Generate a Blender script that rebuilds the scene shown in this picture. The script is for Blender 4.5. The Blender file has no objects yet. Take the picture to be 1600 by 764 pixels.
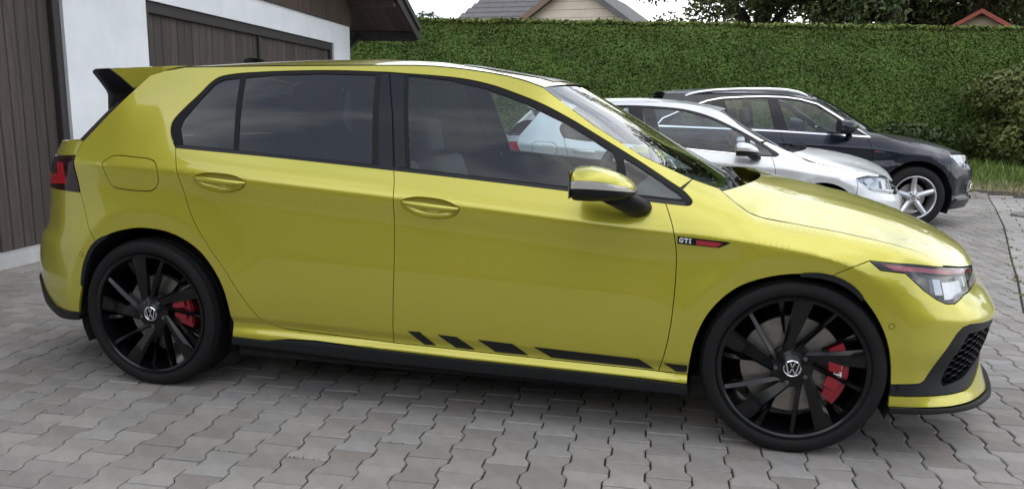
import bpy, bmesh, math, random
import numpy as np
from mathutils import Vector, Matrix
from mathutils.geometry import delaunay_2d_cdt
random.seed(7); RNG = np.random.default_rng(11)
R = math.radians
S = bpy.context.scene
COL = S.collection

# ------------------------------------------------------------------ camera
CAM_POS = Vector((2.3114, -3.8531, 1.2072)); CAM_F = 1286.55; CAM_CY = 423.63
PITCH, ROLL, YAW = 0.19367, 0.01801, -0.23580
cd = bpy.data.cameras.new("camera"); cam = bpy.data.objects.new("camera", cd); COL.objects.link(cam)
_fw = Vector((math.sin(YAW)*math.cos(PITCH), math.cos(YAW)*math.cos(PITCH), -math.sin(PITCH)))
_rt = Vector((math.cos(YAW), -math.sin(YAW), 0)); _up = _rt.cross(_fw)
_r = _rt*math.cos(ROLL) + _up*math.sin(ROLL); _u = _up*math.cos(ROLL) - _rt*math.sin(ROLL)
M = Matrix((_r, _u, -_fw)).transposed().to_4x4(); M.translation = CAM_POS
cam.matrix_world = M
cd.sensor_width = 36.0; cd.lens = CAM_F/1600*36.0
cd.shift_y = (CAM_CY-382.0)/1600.0
cd.clip_start = 0.05; cd.clip_end = 600
S.camera = cam

# ------------------------------------------------------------------ sky, sun, exposure
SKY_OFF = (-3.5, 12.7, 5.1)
SUN_EL, SUN_AZ = R(66), R(150)          # azimuth measured from +y clockwise
w = bpy.data.worlds.new("World"); S.world = w; w.use_nodes = True
nt = w.node_tree; nt.nodes.clear()
def N(t, typ, **kw):
    n = t.nodes.new(typ)
    for k, v in kw.items():
        if k.startswith('i_'):
            key = k[2:]
            n.inputs[int(key) if key.isdigit() else key.replace('_', ' ')].default_value = v
        else: setattr(n, k, v)
    return n
out = N(nt, 'ShaderNodeOutputWorld'); bg = N(nt, 'ShaderNodeBackground')
sky = N(nt, 'ShaderNodeTexSky', sky_type='NISHITA', sun_disc=False, sun_elevation=SUN_EL, sun_rotation=SUN_AZ)
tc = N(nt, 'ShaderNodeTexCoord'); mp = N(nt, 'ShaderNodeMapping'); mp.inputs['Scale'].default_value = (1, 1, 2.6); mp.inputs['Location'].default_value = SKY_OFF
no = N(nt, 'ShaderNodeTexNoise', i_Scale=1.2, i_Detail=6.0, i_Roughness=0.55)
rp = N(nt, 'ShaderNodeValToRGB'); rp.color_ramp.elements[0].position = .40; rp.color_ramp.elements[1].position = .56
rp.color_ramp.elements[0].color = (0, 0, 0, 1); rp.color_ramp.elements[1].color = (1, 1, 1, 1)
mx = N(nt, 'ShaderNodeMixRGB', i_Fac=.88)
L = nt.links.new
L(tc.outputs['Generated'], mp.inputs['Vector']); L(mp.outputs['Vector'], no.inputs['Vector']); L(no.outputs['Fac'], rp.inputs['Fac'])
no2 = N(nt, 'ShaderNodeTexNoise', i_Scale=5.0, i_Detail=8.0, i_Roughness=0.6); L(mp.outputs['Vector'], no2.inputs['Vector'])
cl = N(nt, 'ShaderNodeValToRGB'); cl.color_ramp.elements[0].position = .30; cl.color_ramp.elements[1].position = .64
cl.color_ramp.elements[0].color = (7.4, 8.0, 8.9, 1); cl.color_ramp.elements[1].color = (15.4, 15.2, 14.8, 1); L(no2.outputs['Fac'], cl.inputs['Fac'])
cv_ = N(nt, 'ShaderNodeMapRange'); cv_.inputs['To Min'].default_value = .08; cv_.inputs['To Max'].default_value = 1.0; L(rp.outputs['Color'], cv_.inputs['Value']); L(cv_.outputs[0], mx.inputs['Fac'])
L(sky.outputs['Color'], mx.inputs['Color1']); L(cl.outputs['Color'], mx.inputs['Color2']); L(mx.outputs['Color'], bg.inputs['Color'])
bg.inputs['Strength'].default_value = .1
L(bg.outputs['Background'], out.inputs['Surface'])
sd = bpy.data.lights.new("sun", 'SUN'); sd.energy = .55; sd.angle = R(170); sd.color = (1, .97, .92)
sun = bpy.data.objects.new("sun", sd); COL.objects.link(sun)
_d = Vector((math.sin(SUN_AZ)*math.cos(SUN_EL), math.cos(SUN_AZ)*math.cos(SUN_EL), math.sin(SUN_EL)))
sun.rotation_euler = _d.to_track_quat('Z', 'Y').to_euler(); sun.location = (0, 0, 12)
S.view_settings.view_transform = 'Standard'; S.view_settings.look = 'None'
S.view_settings.exposure = 0.84; S.view_settings.gamma = 1.0
S.render.engine = 'CYCLES'
S.cycles.max_bounces = 12; S.cycles.transparent_max_bounces = 24; S.cycles.use_denoising = True

# ------------------------------------------------------------------ materials
def mat(name, col, rough=.5, metal=0., coat=0., coat_r=.03, spec=.5, noise=0., nscale=20., bump=0., bscale=80., var=None):
    m = bpy.data.materials.new(name); m.use_nodes = True
    t = m.node_tree; b = t.nodes['Principled BSDF']
    b.inputs['Base Color'].default_value = (*col, 1); b.inputs['Roughness'].default_value = rough
    b.inputs['Metallic'].default_value = metal; b.inputs['Coat Weight'].default_value = coat
    b.inputs['Coat Roughness'].default_value = coat_r; b.inputs['Specular IOR Level'].default_value = spec
    if noise or bump:
        tc = N(t, 'ShaderNodeTexCoord')
    if noise:
        n = N(t, 'ShaderNodeTexNoise', i_Scale=nscale, i_Detail=6.0, i_Roughness=.6)
        t.links.new(tc.outputs['Object'], n.inputs['Vector'])
        r = N(t, 'ShaderNodeValToRGB'); r.color_ramp.elements[0].position = .3; r.color_ramp.elements[1].position = .7
        c2 = var or tuple(c*(1-noise) for c in col)
        r.color_ramp.elements[0].color = (*c2, 1); r.color_ramp.elements[1].color = (*col, 1)
        t.links.new(n.outputs['Fac'], r.inputs['Fac']); t.links.new(r.outputs['Color'], b.inputs['Base Color'])
    if bump:
        n2 = N(t, 'ShaderNodeTexNoise', i_Scale=bscale, i_Detail=4.0)
        t.links.new(tc.outputs['Object'], n2.inputs['Vector'])
        bp = N(t, 'ShaderNodeBump', i_Strength=bump, i_Distance=.01)
        t.links.new(n2.outputs['Fac'], bp.inputs['Height']); t.links.new(bp.outputs['Normal'], b.inputs['Normal'])
    return m
def glass(name, tint, refl=1.0):
    m = bpy.data.materials.new(name); m.use_nodes = True; t = m.node_tree; t.nodes.clear()
    o = N(t, 'ShaderNodeOutputMaterial'); tr = N(t, 'ShaderNodeBsdfTransparent'); tr.inputs['Color'].default_value = (*tint, 1)
    gl = N(t, 'ShaderNodeBsdfGlossy', i_Roughness=.0); gl.inputs['Color'].default_value = (refl, refl, refl, 1)
    fr = N(t, 'ShaderNodeFresnel', i_IOR=1.52); ge = N(t, 'ShaderNodeNewGeometry'); io = N(t, 'ShaderNodeMapRange')
    io.inputs['To Min'].default_value = 1.52; io.inputs['To Max'].default_value = 1/1.52; t.links.new(ge.outputs['Backfacing'], io.inputs['Value']); t.links.new(io.outputs[0], fr.inputs['IOR']); mxs = N(t, 'ShaderNodeMixShader')
    ml = N(t, 'ShaderNodeMath', operation='MULTIPLY', i_1=1.1, use_clamp=True)
    t.links.new(fr.outputs[0], ml.inputs[0]); t.links.new(ml.outputs[0], mxs.inputs['Fac'])
    t.links.new(tr.outputs[0], mxs.inputs[1]); t.links.new(gl.outputs[0], mxs.inputs[2]); t.links.new(mxs.outputs[0], o.inputs['Surface'])
    return m
def paint(name, col, metal=.25, rough=.36, flake=.12):
    m = mat(name, col, rough, metal, coat=.5 if 'dark' in name else 1.0, coat_r=.025, spec=.3 if 'dark' in name else .5)
    t = m.node_tree; b = t.nodes['Principled BSDF']
    tc = N(t, 'ShaderNodeTexCoord'); n = N(t, 'ShaderNodeTexNoise', i_Scale=900., i_Detail=1.0)
    n2 = N(t, 'ShaderNodeTexNoise', i_Scale=3., i_Detail=3.0)
    t.links.new(tc.outputs['Object'], n.inputs['Vector']); t.links.new(tc.outputs['Object'], n2.inputs['Vector'])
    mr = N(t, 'ShaderNodeMapRange'); mr.inputs['To Min'].default_value = rough-flake; mr.inputs['To Max'].default_value = rough+flake
    t.links.new(n.outputs['Fac'], mr.inputs['Value']); t.links.new(mr.outputs[0], b.inputs['Roughness'])
    mr2 = N(t, 'ShaderNodeMapRange'); mr2.inputs['To Min'].default_value = .015; mr2.inputs['To Max'].default_value = .05
    t.links.new(n2.outputs['Fac'], mr2.inputs['Value']); t.links.new(mr2.outputs[0], b.inputs['Coat Roughness'])
    return m
MT = dict(
    lime=paint('lime_paint', (.475, .436, .040), .45, .34, .08), silver=paint('silver_paint', (.66, .68, .70), .45, .38), navy=paint('dark_blue_paint', (.004, .007, .016), .1, .3),
    gloss=mat('gloss_black', (.004, .004, .006), .2, spec=.3, coat=.08), plastic=mat('black_plastic', (.009, .010, .012), .5, spec=.3, bump=.15, bscale=900),
    trim=mat('window_rubber', (.005, .005, .0065), .5, spec=.18), rubber=mat('tyre_rubber', (.0075, .0075, .008), .72, spec=.28, bump=.1, bscale=300),
    rim=mat('black_alloy', (.003, .003, .004), .25, .0, coat=.12, spec=.35), alloy=mat('silver_alloy', (.55, .56, .58), .3, .85), disc=mat('brake_steel', (.33, .31, .29), .38, .8, noise=.3, nscale=30),
    red=mat('red_caliper', (.25, .004, .012), .3, coat=.4), redtrim=mat('red_trim', (.36, .01, .025), .25, coat=.5), chrome=mat('chrome', (.75, .76, .78), .12, 1.0),
    white=mat('white_lettering', (.8, .8, .82), .4), decal=mat('black_decal', (.008, .008, .009), .3), inner=mat('inner_black', (.006, .006, .007), .8),
    seat=mat('seat_cloth', (.10, .105, .112), .85, noise=.3, nscale=60), dash=mat('dashboard_plastic', (.022, .022, .024), .6), liner=mat('arch_liner', (.006, .006, .006), .9),
    tint=glass('privacy_glass', (.12, .14, .16)), clear=glass('clear_glass', (.74, .82, .84)), shield=glass('windscreen_glass', (.58, .66, .64)), lens=glass('lamp_lens', (.82, .84, .86)),
    lampdark=mat('lamp_housing', (.05, .055, .06), .25, coat=.5), lampgrey=mat('lamp_reflector', (.42, .44, .47), .18, .9), drl=mat('daylight_strip', (.75, .77, .8), .3),
    lampred=mat('red_lamp', (.42, .006, .016), .12, coat=.4), lampdarkred=mat('dark_red_lamp', (.022, .002, .004), .15, spec=.35, coat=.2), orange=mat('indicator_strip', (.55, .52, .5), .2, .3),
)
# ------------------------------------------------------------------ object helpers
def link(o, parent=None):
    COL.objects.link(o)
    if parent is not None: o.parent = parent
    return o
def tag(o, label=None, cat=None, group=None, kind=None):
    if label: o['label'] = label
    if cat: o['category'] = cat
    if group: o['group'] = group
    if kind: o['kind'] = kind
    return o
def empty(name, loc=(0, 0, 0), rz=0., label=None, cat=None, group=None):
    o = bpy.data.objects.new(name, None); o.location = loc; o.rotation_euler = (0, 0, rz); o.empty_display_size = .2
    link(o); return tag(o, label, cat, group)
def mesh_from(name, V, F, m, parent=None, smooth=False, normals=None, mats=None, fmat=None):
    me = bpy.data.meshes.new(name)
    me.from_pydata([tuple(map(float, v)) for v in V], [], [tuple(map(int, f)) for f in F])
    if mats:
        for q in mats: me.materials.append(q)
        if fmat is not None: me.polygons.foreach_set('material_index', list(map(int, fmat)))
    elif m is not None: me.materials.append(m)
    if smooth: me.shade_smooth()
    me.update()
    if normals is not None: me.normals_split_custom_set_from_vertices([tuple(map(float, n)) for n in normals])
    o = bpy.data.objects.new(name, me); link(o, parent); return o
def auto_smooth(o, ang=35):
    me = o.data; me.shade_smooth(); me.set_sharp_from_angle(angle=R(ang)); return o
class MB:
    """collects boxes, prisms, tubes and lathes; build() links them as ONE mesh"""
    def __init__(s): s.V = []; s.F = []
    def add(s, V, F):
        b = len(s.V); s.V += [tuple(v) for v in V]; s.F += [tuple(i+b for i in f) for f in F]; return s
    def box(s, x0, x1, y0, y1, z0, z1, M=None):
        V = [(x, y, z) for x in (x0, x1) for y in (y0, y1) for z in (z0, z1)]
        if M is not None: V = [tuple(M @ Vector(v)) for v in V]
        return s.add(V, [(0, 1, 3, 2), (4, 6, 7, 5), (0, 4, 5, 1), (2, 3, 7, 6), (0, 2, 6, 4), (1, 5, 7, 3)])
    def prism(s, pts, axis, a, b, M=None):
        """polygon pts (2D) extruded along axis ('x','y','z') from a to b"""
        f = {'x': lambda p, q: (q, p[0], p[1]), 'y': lambda p, q: (p[0], q, p[1]), 'z': lambda p, q: (p[0], p[1], q)}[axis]
        n = len(pts); V = [f(p, a) for p in pts]+[f(p, b) for p in pts]
        if M is not None: V = [tuple(M @ Vector(v)) for v in V]
        F = [tuple(range(n)), tuple(range(2*n-1, n-1, -1))]+[(i, i+n, (i+1) % n+n, (i+1) % n) for i in range(n)]
        return s.add(V, F)
    def tube(s, pts, r, n=8, caps=True):
        P = [Vector(p) for p in pts]; rr = r if hasattr(r, '__len__') else [r]*len(P); V = []
        for i, p in enumerate(P):
            d = (P[min(i+1, len(P)-1)]-P[max(i-1, 0)]).normalized()
            a = d.orthogonal().normalized() if i == 0 else (a-d*a.dot(d)).normalized()
            b = d.cross(a)
            V += [tuple(p+(a*math.cos(2*math.pi*k/n)+b*math.sin(2*math.pi*k/n))*rr[i]) for k in range(n)]
        F = [(i*n+k, i*n+(k+1) % n, (i+1)*n+(k+1) % n, (i+1)*n+k) for i in range(len(P)-1) for k in range(n)]
        if caps: F += [tuple(range(n-1, -1, -1)), tuple((len(P)-1)*n+k for k in range(n))]
        return s.add(V, F)
    def lathe(s, prof, n=48, axis='y', c=(0, 0, 0), closed=False):
        """prof: (radius, position along axis)"""
        V = []
        for r, q in prof:
            for k in range(n):
                a = 2*math.pi*k/n; u, v = r*math.cos(a), r*math.sin(a)
                V.append({'y': (c[0]+u, c[1]+q, c[2]+v), 'z': (c[0]+u, c[1]+v, c[2]+q), 'x': (c[0]+q, c[1]+u, c[2]+v)}[axis])
        m = len(prof); F = []
        for i in range(m if closed else m-1):
            j = (i+1) % m
            F += [(i*n+k, i*n+(k+1) % n, j*n+(k+1) % n, j*n+k) for k in range(n)]
        return s.add(V, F)
    def build(s, name, m, parent=None, smooth=None):
        o = mesh_from(name, s.V, s.F, m, parent)
        bm = bmesh.new(); bm.from_mesh(o.data); bmesh.ops.recalc_face_normals(bm, faces=bm.faces); bm.to_mesh(o.data); bm.free()
        if smooth: auto_smooth(o, smooth)
        return o
def bevel(o, wd=.01, seg=2):
    bm = bmesh.new(); bm.from_mesh(o.data)
    bmesh.ops.bevel(bm, geom=[e for e in bm.edges if e.is_manifold and e.calc_face_angle(0) > .5], offset=wd, segments=seg, affect='EDGES', profile=.6)
    bm.to_mesh(o.data); bm.free(); return auto_smooth(o, 40)
def pchip_slopes(x,y):
    # x,y (...,K)
    h=np.diff(x,axis=-1); d=np.diff(y,axis=-1)/h
    m=np.zeros_like(y)
    w1=2*h[...,1:]+h[...,:-1]; w2=h[...,1:]+2*h[...,:-1]
    a=d[...,:-1]; b=d[...,1:]
    with np.errstate(divide='ignore',invalid='ignore'):
        mm=(w1+w2)/(w1/a+w2/b)
    m[...,1:-1]=np.where(a*b>0,mm,0)
    m[...,0]=d[...,0]; m[...,-1]=d[...,-1]
    return m
def pchip(x,y,q):
    # rows: x,y (N,K), q (N,) ; linear extrapolation
    N,K=x.shape
    m=pchip_slopes(x,y)
    i=np.clip((q[:,None]>=x).sum(1)-1,0,K-2); r=np.arange(N)
    x0=x[r,i];x1=x[r,i+1];y0=y[r,i];y1=y[r,i+1];m0=m[r,i];m1=m[r,i+1]
    h=x1-x0; s=(q-x0)/h; sc=np.clip(s,0,1)
    v=(2*sc**3-3*sc**2+1)*y0+(sc**3-2*sc**2+sc)*h*m0+(-2*sc**3+3*sc**2)*y1+(sc**3-sc**2)*h*m1
    v=v+np.where(s<0,s*h*m0,0)+np.where(s>1,(s-1)*h*m1,0)
    return v
def curve(xs,ys,q):
    q=np.atleast_1d(np.asarray(q,float)); n=len(q)
    return pchip(np.tile(np.asarray(xs,float),(n,1)),np.tile(np.asarray(ys,float),(n,1)),q)
class Skin:
    """side skin of a car: point(t,z); t = distance along the plan outline, z = height"""
    def __init__(s,plan,stations,wref,arches=()):
        P=np.array(plan,float)              # (x,w) from rear centre to front centre
        k=np.argmax(P[:,0]*0+ (np.abs(P[:,1]-wref)<1e-6))   # first point on the straight side
        L=np.r_[0,np.cumsum(np.hypot(*np.diff(P,axis=0).T))]
        s.pt=L-L[k]+P[k,0]; s.P=P; s.wref=wref; s.ar=arches
        s.st=np.array([a for a,_ in stations],float)
        s.fz=np.array([[p[0] for p in f] for _,f in stations]); s.fo=np.array([[p[1] for p in f] for _,f in stations])
    def base(s,t):
        x=curve(s.pt,s.P[:,0],t); w=curve(s.pt,s.P[:,1],t)
        e=1e-3
        dx=(curve(s.pt,s.P[:,0],t+e)-curve(s.pt,s.P[:,0],t-e)); dw=(curve(s.pt,s.P[:,1],t+e)-curve(s.pt,s.P[:,1],t-e))
        l=np.hypot(dx,dw)+1e-12
        return x,w,-dw/l,dx/l      # normal (nx,nw)
    def feat(s,t):
        K=s.fz.shape[1]
        z=np.stack([curve(s.st,s.fz[:,k],t) for k in range(K)],1)
        o=np.stack([curve(s.st,s.fo[:,k],t) for k in range(K)],1)
        return z,o
    def off(s,t,z):
        fz,fo=s.feat(t)
        o=pchip(fz,fo,z)
        for (ax,az,ri,ro,h) in s.ar:
            r=np.hypot(t-ax,z-az)
            g=np.clip(1-(r-ro)/.17,0,1)**2          # the body swells towards the arch ...
            u=np.clip((ro-r)/(ro-ri),0,1)           # ... and turns flat at a crisp line round it
            o=o-h*np.where(r<ro,1-.35*u,g)*np.clip((z-az+.16)/.16,0,1)
        return o
    def point(s,t,z,inset=0.):
        t=np.atleast_1d(np.asarray(t,float)).ravel(); z=np.atleast_1d(np.asarray(z,float)).ravel()
        x,w,nx,nw=s.base(t); o=s.off(t,z)+inset
        return np.stack([x-nx*o,-(w-nw*o),z],1)
    def normal(s,t,z):
        e=2e-3
        a=s.point(t+e,z)-s.point(t-e,z); b=s.point(t,z+e)-s.point(t,z-e)
        n=np.cross(a,b); return n/(np.linalg.norm(n,axis=1)[:,None]+1e-12)
# ------------------------------------------------------------------ body panels cut out of a car's skin
def resample(P, ds, closed=True):
    P = np.asarray(P, float); out = []
    n = len(P)
    for i in range(n if closed else n-1):
        a, b = P[i], P[(i+1) % n]; k = max(1, int(math.ceil(np.hypot(*(b-a))/ds)))
        for j in range(k): out.append(a+(b-a)*j/k)
    if not closed: out.append(P[-1])
    return np.array(out)
def spline(P, ds=.012):
    """smooth open curve through P"""
    P = np.asarray(P, float); n = len(P); out = []
    for i in range(n-1):
        p0 = P[i-1] if i else 2*P[0]-P[1]; p1, p2 = P[i], P[i+1]; p3 = P[i+2] if i+2 < n else 2*P[-1]-P[-2]
        d = np.hypot(*(p2-p1)); k = max(1, int(math.ceil(d/ds)))
        t01, t12, t23 = [max(1e-6, np.hypot(*(b-a)))**.5 for a, b in ((p0, p1), (p1, p2), (p2, p3))]
        m1 = (p2-p1)+t12*((p1-p0)/t01-(p2-p0)/(t01+t12)); m2 = (p2-p1)+t12*((p3-p2)/t23-(p3-p1)/(t12+t23))
        for j in range(k):
            s = j/k; out.append((2*s**3-3*s**2+1)*p1+(s**3-2*s**2+s)*m1+(-2*s**3+3*s**2)*p2+(s**3-s**2)*m2)
    out.append(P[-1]); return np.array(out)
def J(*parts):
    """joins polylines into one loop, dropping doubled points"""
    out = []
    for p in parts:
        for q in np.asarray(p, float).reshape(-1, 2):
            if not out or np.hypot(*(q-out[-1])) > 2e-3: out.append(q)
    if np.hypot(*(out[0]-out[-1])) < 2e-3: out.pop()
    return np.array(out)
def area(P): x, y = P[:, 0], P[:, 1]; return .5*np.sum(x*np.roll(y, -1)-np.roll(x, -1)*y)
def ccw(P): return P if area(P) > 0 else P[::-1]
def shrink(P, g):
    P = ccw(P); a = P-np.roll(P, 1, 0); b = np.roll(P, -1, 0)-P
    a /= np.linalg.norm(a, axis=1)[:, None]+1e-12; b /= np.linalg.norm(b, axis=1)[:, None]+1e-12
    na = np.c_[-a[:, 1], a[:, 0]]; nb = np.c_[-b[:, 1], b[:, 0]]; m = na+nb
    l = np.maximum((m*na).sum(1), .35); return P+m/l[:, None]*g
def inside(P, Q):
    x, y = Q[:, 0][:, None], Q[:, 1][:, None]; a = P; b = np.roll(P, -1, 0)
    c = ((a[:, 1] > y) != (b[:, 1] > y)) & (x < (b[:, 0]-a[:, 0])*(y-a[:, 1])/(b[:, 1]-a[:, 1]+1e-15)+a[:, 0])
    return c.sum(1) % 2 == 1
def dist2loop(P, Q):
    a = P; b = np.roll(P, -1, 0); d = b-a; l2 = (d*d).sum(1)+1e-15; best = np.full(len(Q), 9.)
    for i in range(len(a)):
        s = np.clip(((Q-a[i])@d[i])/l2[i], 0, 1); best = np.minimum(best, np.hypot(*(Q-a[i]-s[:, None]*d[i]).T))
    return best
def tri_domain(loops, gx, gz, zref=None, creases=()):
    outer = loops[0]; x0, z0 = outer.min(0); x1, z1 = outer.max(0)
    f = zref or (lambda t: 0*t)
    X = np.arange(x0+gx*.5, x1, gx); zr = f(X); pts = []
    k0 = int((z0-zr.max())/gz)-2; k1 = int((z1-zr.min())/gz)+2
    for k in range(k0, k1):
        pts.append(np.c_[X+(k % 2)*gx*.5, f(X+(k % 2)*gx*.5)+k*gz])
    G = np.concatenate(pts); G = G[inside(outer, G)]
    for h in loops[1:]: G = G[~inside(h, G)]
    for lp in loops: G = G[dist2loop(lp, G) > .45*min(gx, gz)]
    V = [tuple(p) for lp in loops for p in lp]; CV = []; CE = []; b0 = len(V)
    for c in creases:
        c = c[(c[:, 0] > x0-.05) & (c[:, 0] < x1+.05) & (c[:, 1] > z0-.05) & (c[:, 1] < z1+.05)] if len(c) else c
        if len(c) < 2: continue
        ok = inside(outer, c)
        for h in loops[1:]: ok &= ~inside(h, c)
        for lp in loops: ok &= dist2loop(lp, c) > .005
        idx = np.full(len(c), -1)
        for i in np.nonzero(ok)[0]: idx[i] = b0+len(CV); CV.append(tuple(c[i]))
        CE += [(int(idx[i]), int(idx[i+1])) for i in range(len(c)-1) if idx[i] >= 0 and idx[i+1] >= 0 and np.hypot(*(c[i]-c[i+1])) < .05]
        if len(G): G = G[np.min(np.hypot(G[:, None, 0]-c[None, :, 0], G[:, None, 1]-c[None, :, 1]), axis=1) > .0095]
    V += CV+[tuple(p) for p in G]
    E = CE; b = 0
    for lp in loops:
        n = len(lp); E += [(b+i, b+(i+1) % n) for i in range(n)]; b += n
    r = delaunay_2d_cdt([Vector(v) for v in V], E, [], 0, 1e-6)
    VV = np.array([tuple(v) for v in r[0]]); FF = np.array([tuple(f) for f in r[2]])
    C = VV[FF].mean(1); ok = inside(outer, C)
    for h in loops[1:]: ok &= ~inside(h, C)
    FF = FF[ok]
    # consistent winding
    a, b_, c = VV[FF[:, 0]], VV[FF[:, 1]], VV[FF[:, 2]]
    s = (b_[:, 0]-a[:, 0])*(c[:, 1]-a[:, 1])-(b_[:, 1]-a[:, 1])*(c[:, 0]-a[:, 0])
    FF[s < 0] = FF[s < 0][:, ::-1]
    return VV, FF
class Body:
    """one car: its skin, its root, and the cutter that turns loops in (t, z) into panels"""
    def __init__(s, skin, root, zref): s.k = skin; s.root = root; s.zref = zref; s.creases = []
    def geo(s, loop, holes=(), inset=0., gap=.0016, thick=.012, gx=.03, gz=.016, ds=.02):
        loops = [shrink(resample(ccw(np.asarray(loop, float)), ds), gap)]
        for h in holes: loops.append(shrink(resample(ccw(np.asarray(h, float)), ds), -gap))
        V2, F = tri_domain(loops, gx, gz, s.zref, s.creases if thick > .008 and gx < .04 else ())
        P = s.k.point(V2[:, 0], V2[:, 1], inset); Nn = s.k.normal(V2[:, 0], V2[:, 1])
        V = [P]; NN = [Nn]; FF = [F]; b = len(P)
        if thick > 0:
            for i, lp in enumerate(loops):
                p = s.k.point(lp[:, 0], lp[:, 1], inset); n = s.k.normal(lp[:, 0], lp[:, 1]); q = p-n*thick
                e = np.roll(p, -1, 0)-np.roll(p, 1, 0); o = np.cross(e, n); o /= np.linalg.norm(o, axis=1)[:, None]+1e-12
                if i: o = -o
                m = len(p); V += [p, q]; NN += [o, o]
                f = [(b+j, b+m+j, b+m+(j+1) % m, b+(j+1) % m) for j in range(m)]
                if i: f = [x[::-1] for x in f]
                FF.append(f); b += 2*m
        return np.concatenate(V), [tuple(x) for f in FF for x in f], np.concatenate(NN)
    def mirror(s, g):
        V, F, n = g; m = np.array([1, -1, 1.]); return V*m, [f[::-1] for f in F], n*m
    def panel(s, name, loop, m, parents=None, both=False, left=True, label=None, **kw):
        """right-hand panel and its mirrored twin; both=True joins the two halves into one mesh (bumpers)"""
        g = s.geo(loop, **kw); h = s.mirror(g); pr = parents or (s.root, s.root)
        if both:
            b = len(g[0]); return mesh_from(name, np.r_[g[0], h[0]], g[1]+[tuple(i+b for i in f) for f in h[1]], m, pr[0], True, np.r_[g[2], h[2]])
        o = [mesh_from(name, *g[:2], m, pr[0], True, g[2])]
        if left: o.append(mesh_from(name, *h[:2], m, pr[1], True, h[2]))
        if label:
            for q in o: q['label'] = label
        return o
def grid_mesh(name, P, m, parent, flip=False, thick=0.):
    """P (nu, nv, 3) -> smooth sheet"""
    nu, nv = P.shape[:2]; V = P.reshape(-1, 3)
    F = [(i*nv+j, (i+1)*nv+j, (i+1)*nv+j+1, i*nv+j+1) for i in range(nu-1) for j in range(nv-1)]
    if flip: F = [f[::-1] for f in F]
    o = mesh_from(name, V, F, m, parent, True)
    if thick:
        md = o.modifiers.new('thickness', 'SOLIDIFY'); md.thickness = thick; md.offset = -1; md.use_rim = True
    return o
def across(E, C, nv=25, pw=2.0, pz=2.2, eps=0.):
    """sheet between the right edge curve E, its mirror image and the centre curve C (all with n points)"""
    v = np.linspace(-1, 1, nv); a = np.abs(v)
    hx = 1-a**pw; hz = 1-a**pz
    P = np.zeros((len(E), nv, 3))
    P[..., 0] = E[:, 0:1]+(C[:, 0:1]-E[:, 0:1])*hx; P[..., 1] = E[:, 1:2]*-v*-1*np.where(v < 0, 1, 1)
    P[..., 1] = -E[:, 1:2]*v
    P[..., 2] = E[:, 2:3]+(C[:, 2:3]-E[:, 2:3])*hz+eps
    return P
def along(P, n):
    P = np.asarray(P, float); L = np.r_[0, np.cumsum(np.linalg.norm(np.diff(P, axis=0), axis=1))]
    q = np.linspace(0, L[-1], n); return np.stack([np.interp(q, L, P[:, k]) for k in range(P.shape[1])], 1)
# ------------------------------------------------------------------ wheels (local frame: axle along y, outer face towards -y)
def tyre_mb(ro, rr, hw, n=72):
    s = ro-rr; t = MB()
    pr = [(rr-.004, -hw*.80), (rr+.004, -hw*.93), (rr+.012, -hw*.985), (rr+s*.35, -hw*1.03), (rr+s*.60, -hw*1.02), (rr+s*.82, -hw*.95), (ro-.010, -hw*.86), (ro-.003, -hw*.78)]
    gr = []
    for g in (-.5, -.17, .17, .5):
        gr += [(ro, hw*(g-.055)), (ro-.007, hw*(g-.045)), (ro-.007, hw*(g+.045)), (ro, hw*(g+.055))]
    t.lathe(pr+[(ro, -hw*.70)]+gr+[(ro, hw*.70)]+[(r, -y) for r, y in reversed(pr)], n)
    return t
def blade(rad, a0, a1, w0, w1, y0, y1, th, bulge=0., n=7, dish=.012):
    """swept spoke: centre line from angle a0 at rad[0] to a1 at rad[1]; half widths w0..w1 (m)"""
    V = []; F = []
    for i in range(n):
        s = i/(n-1); r = rad[0]+(rad[1]-rad[0])*s; a = a0+(a1-a0)*(s**.8); w = w0+(w1-w0)*s
        y = y0+(y1-y0)*s+dish*math.sin(math.pi*s)
        tx, tz = -math.sin(a), math.cos(a); cx, cz = r*math.cos(a), r*math.sin(a)
        for k, dy in ((-1, 0.004), (0, -bulge), (1, .004)): V.append((cx+tx*w*k, y+dy, cz+tz*w*k))
        for k in (1, -1): V.append((cx+tx*w*k*.8, y+th, cz+tz*w*k*.8))
    for i in range(n-1):
        for k in range(5):
            b = i*5; F.append((b+k, b+(k+1) % 5, b+5+(k+1) % 5, b+5+k))
    F += [tuple(range(4, -1, -1)), tuple((n-1)*5+k for k in range(5))]
    return V, F
def blade2(r0, r1, a0, a1, w0, w1, y0, y1, th, ridge=.005, n=6):
    """straight-edged blade from (r0, a0) to (r1, a1)"""
    p = np.array([r0*math.cos(a0), r0*math.sin(a0)]); q = np.array([r1*math.cos(a1), r1*math.sin(a1)]); d = (q-p)/np.linalg.norm(q-p); m = np.array([-d[1], d[0]]); V = []; F = []
    for i in range(n):
        s = i/(n-1); c = p+(q-p)*s; w = w0+(w1-w0)*s; y = y0+(y1-y0)*s
        for k, dy in ((-1, .004), (.55, -ridge*math.sin(math.pi*min(1, s*1.0+.0)) ), (1, .003)): V.append((c[0]+m[0]*w*k, y+dy, c[1]+m[1]*w*k))
        for k in (1, -1): V.append((c[0]+m[0]*w*k*.85, y+th, c[1]+m[1]*w*k*.85))
    for i in range(n-1):
        for k in range(5): b = i*5; F.append((b+k, b+(k+1) % 5, b+5+(k+1) % 5, b+5+k))
    return V, F+[tuple(range(4, -1, -1)), tuple((n-1)*5+k for k in range(5))]
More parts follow.
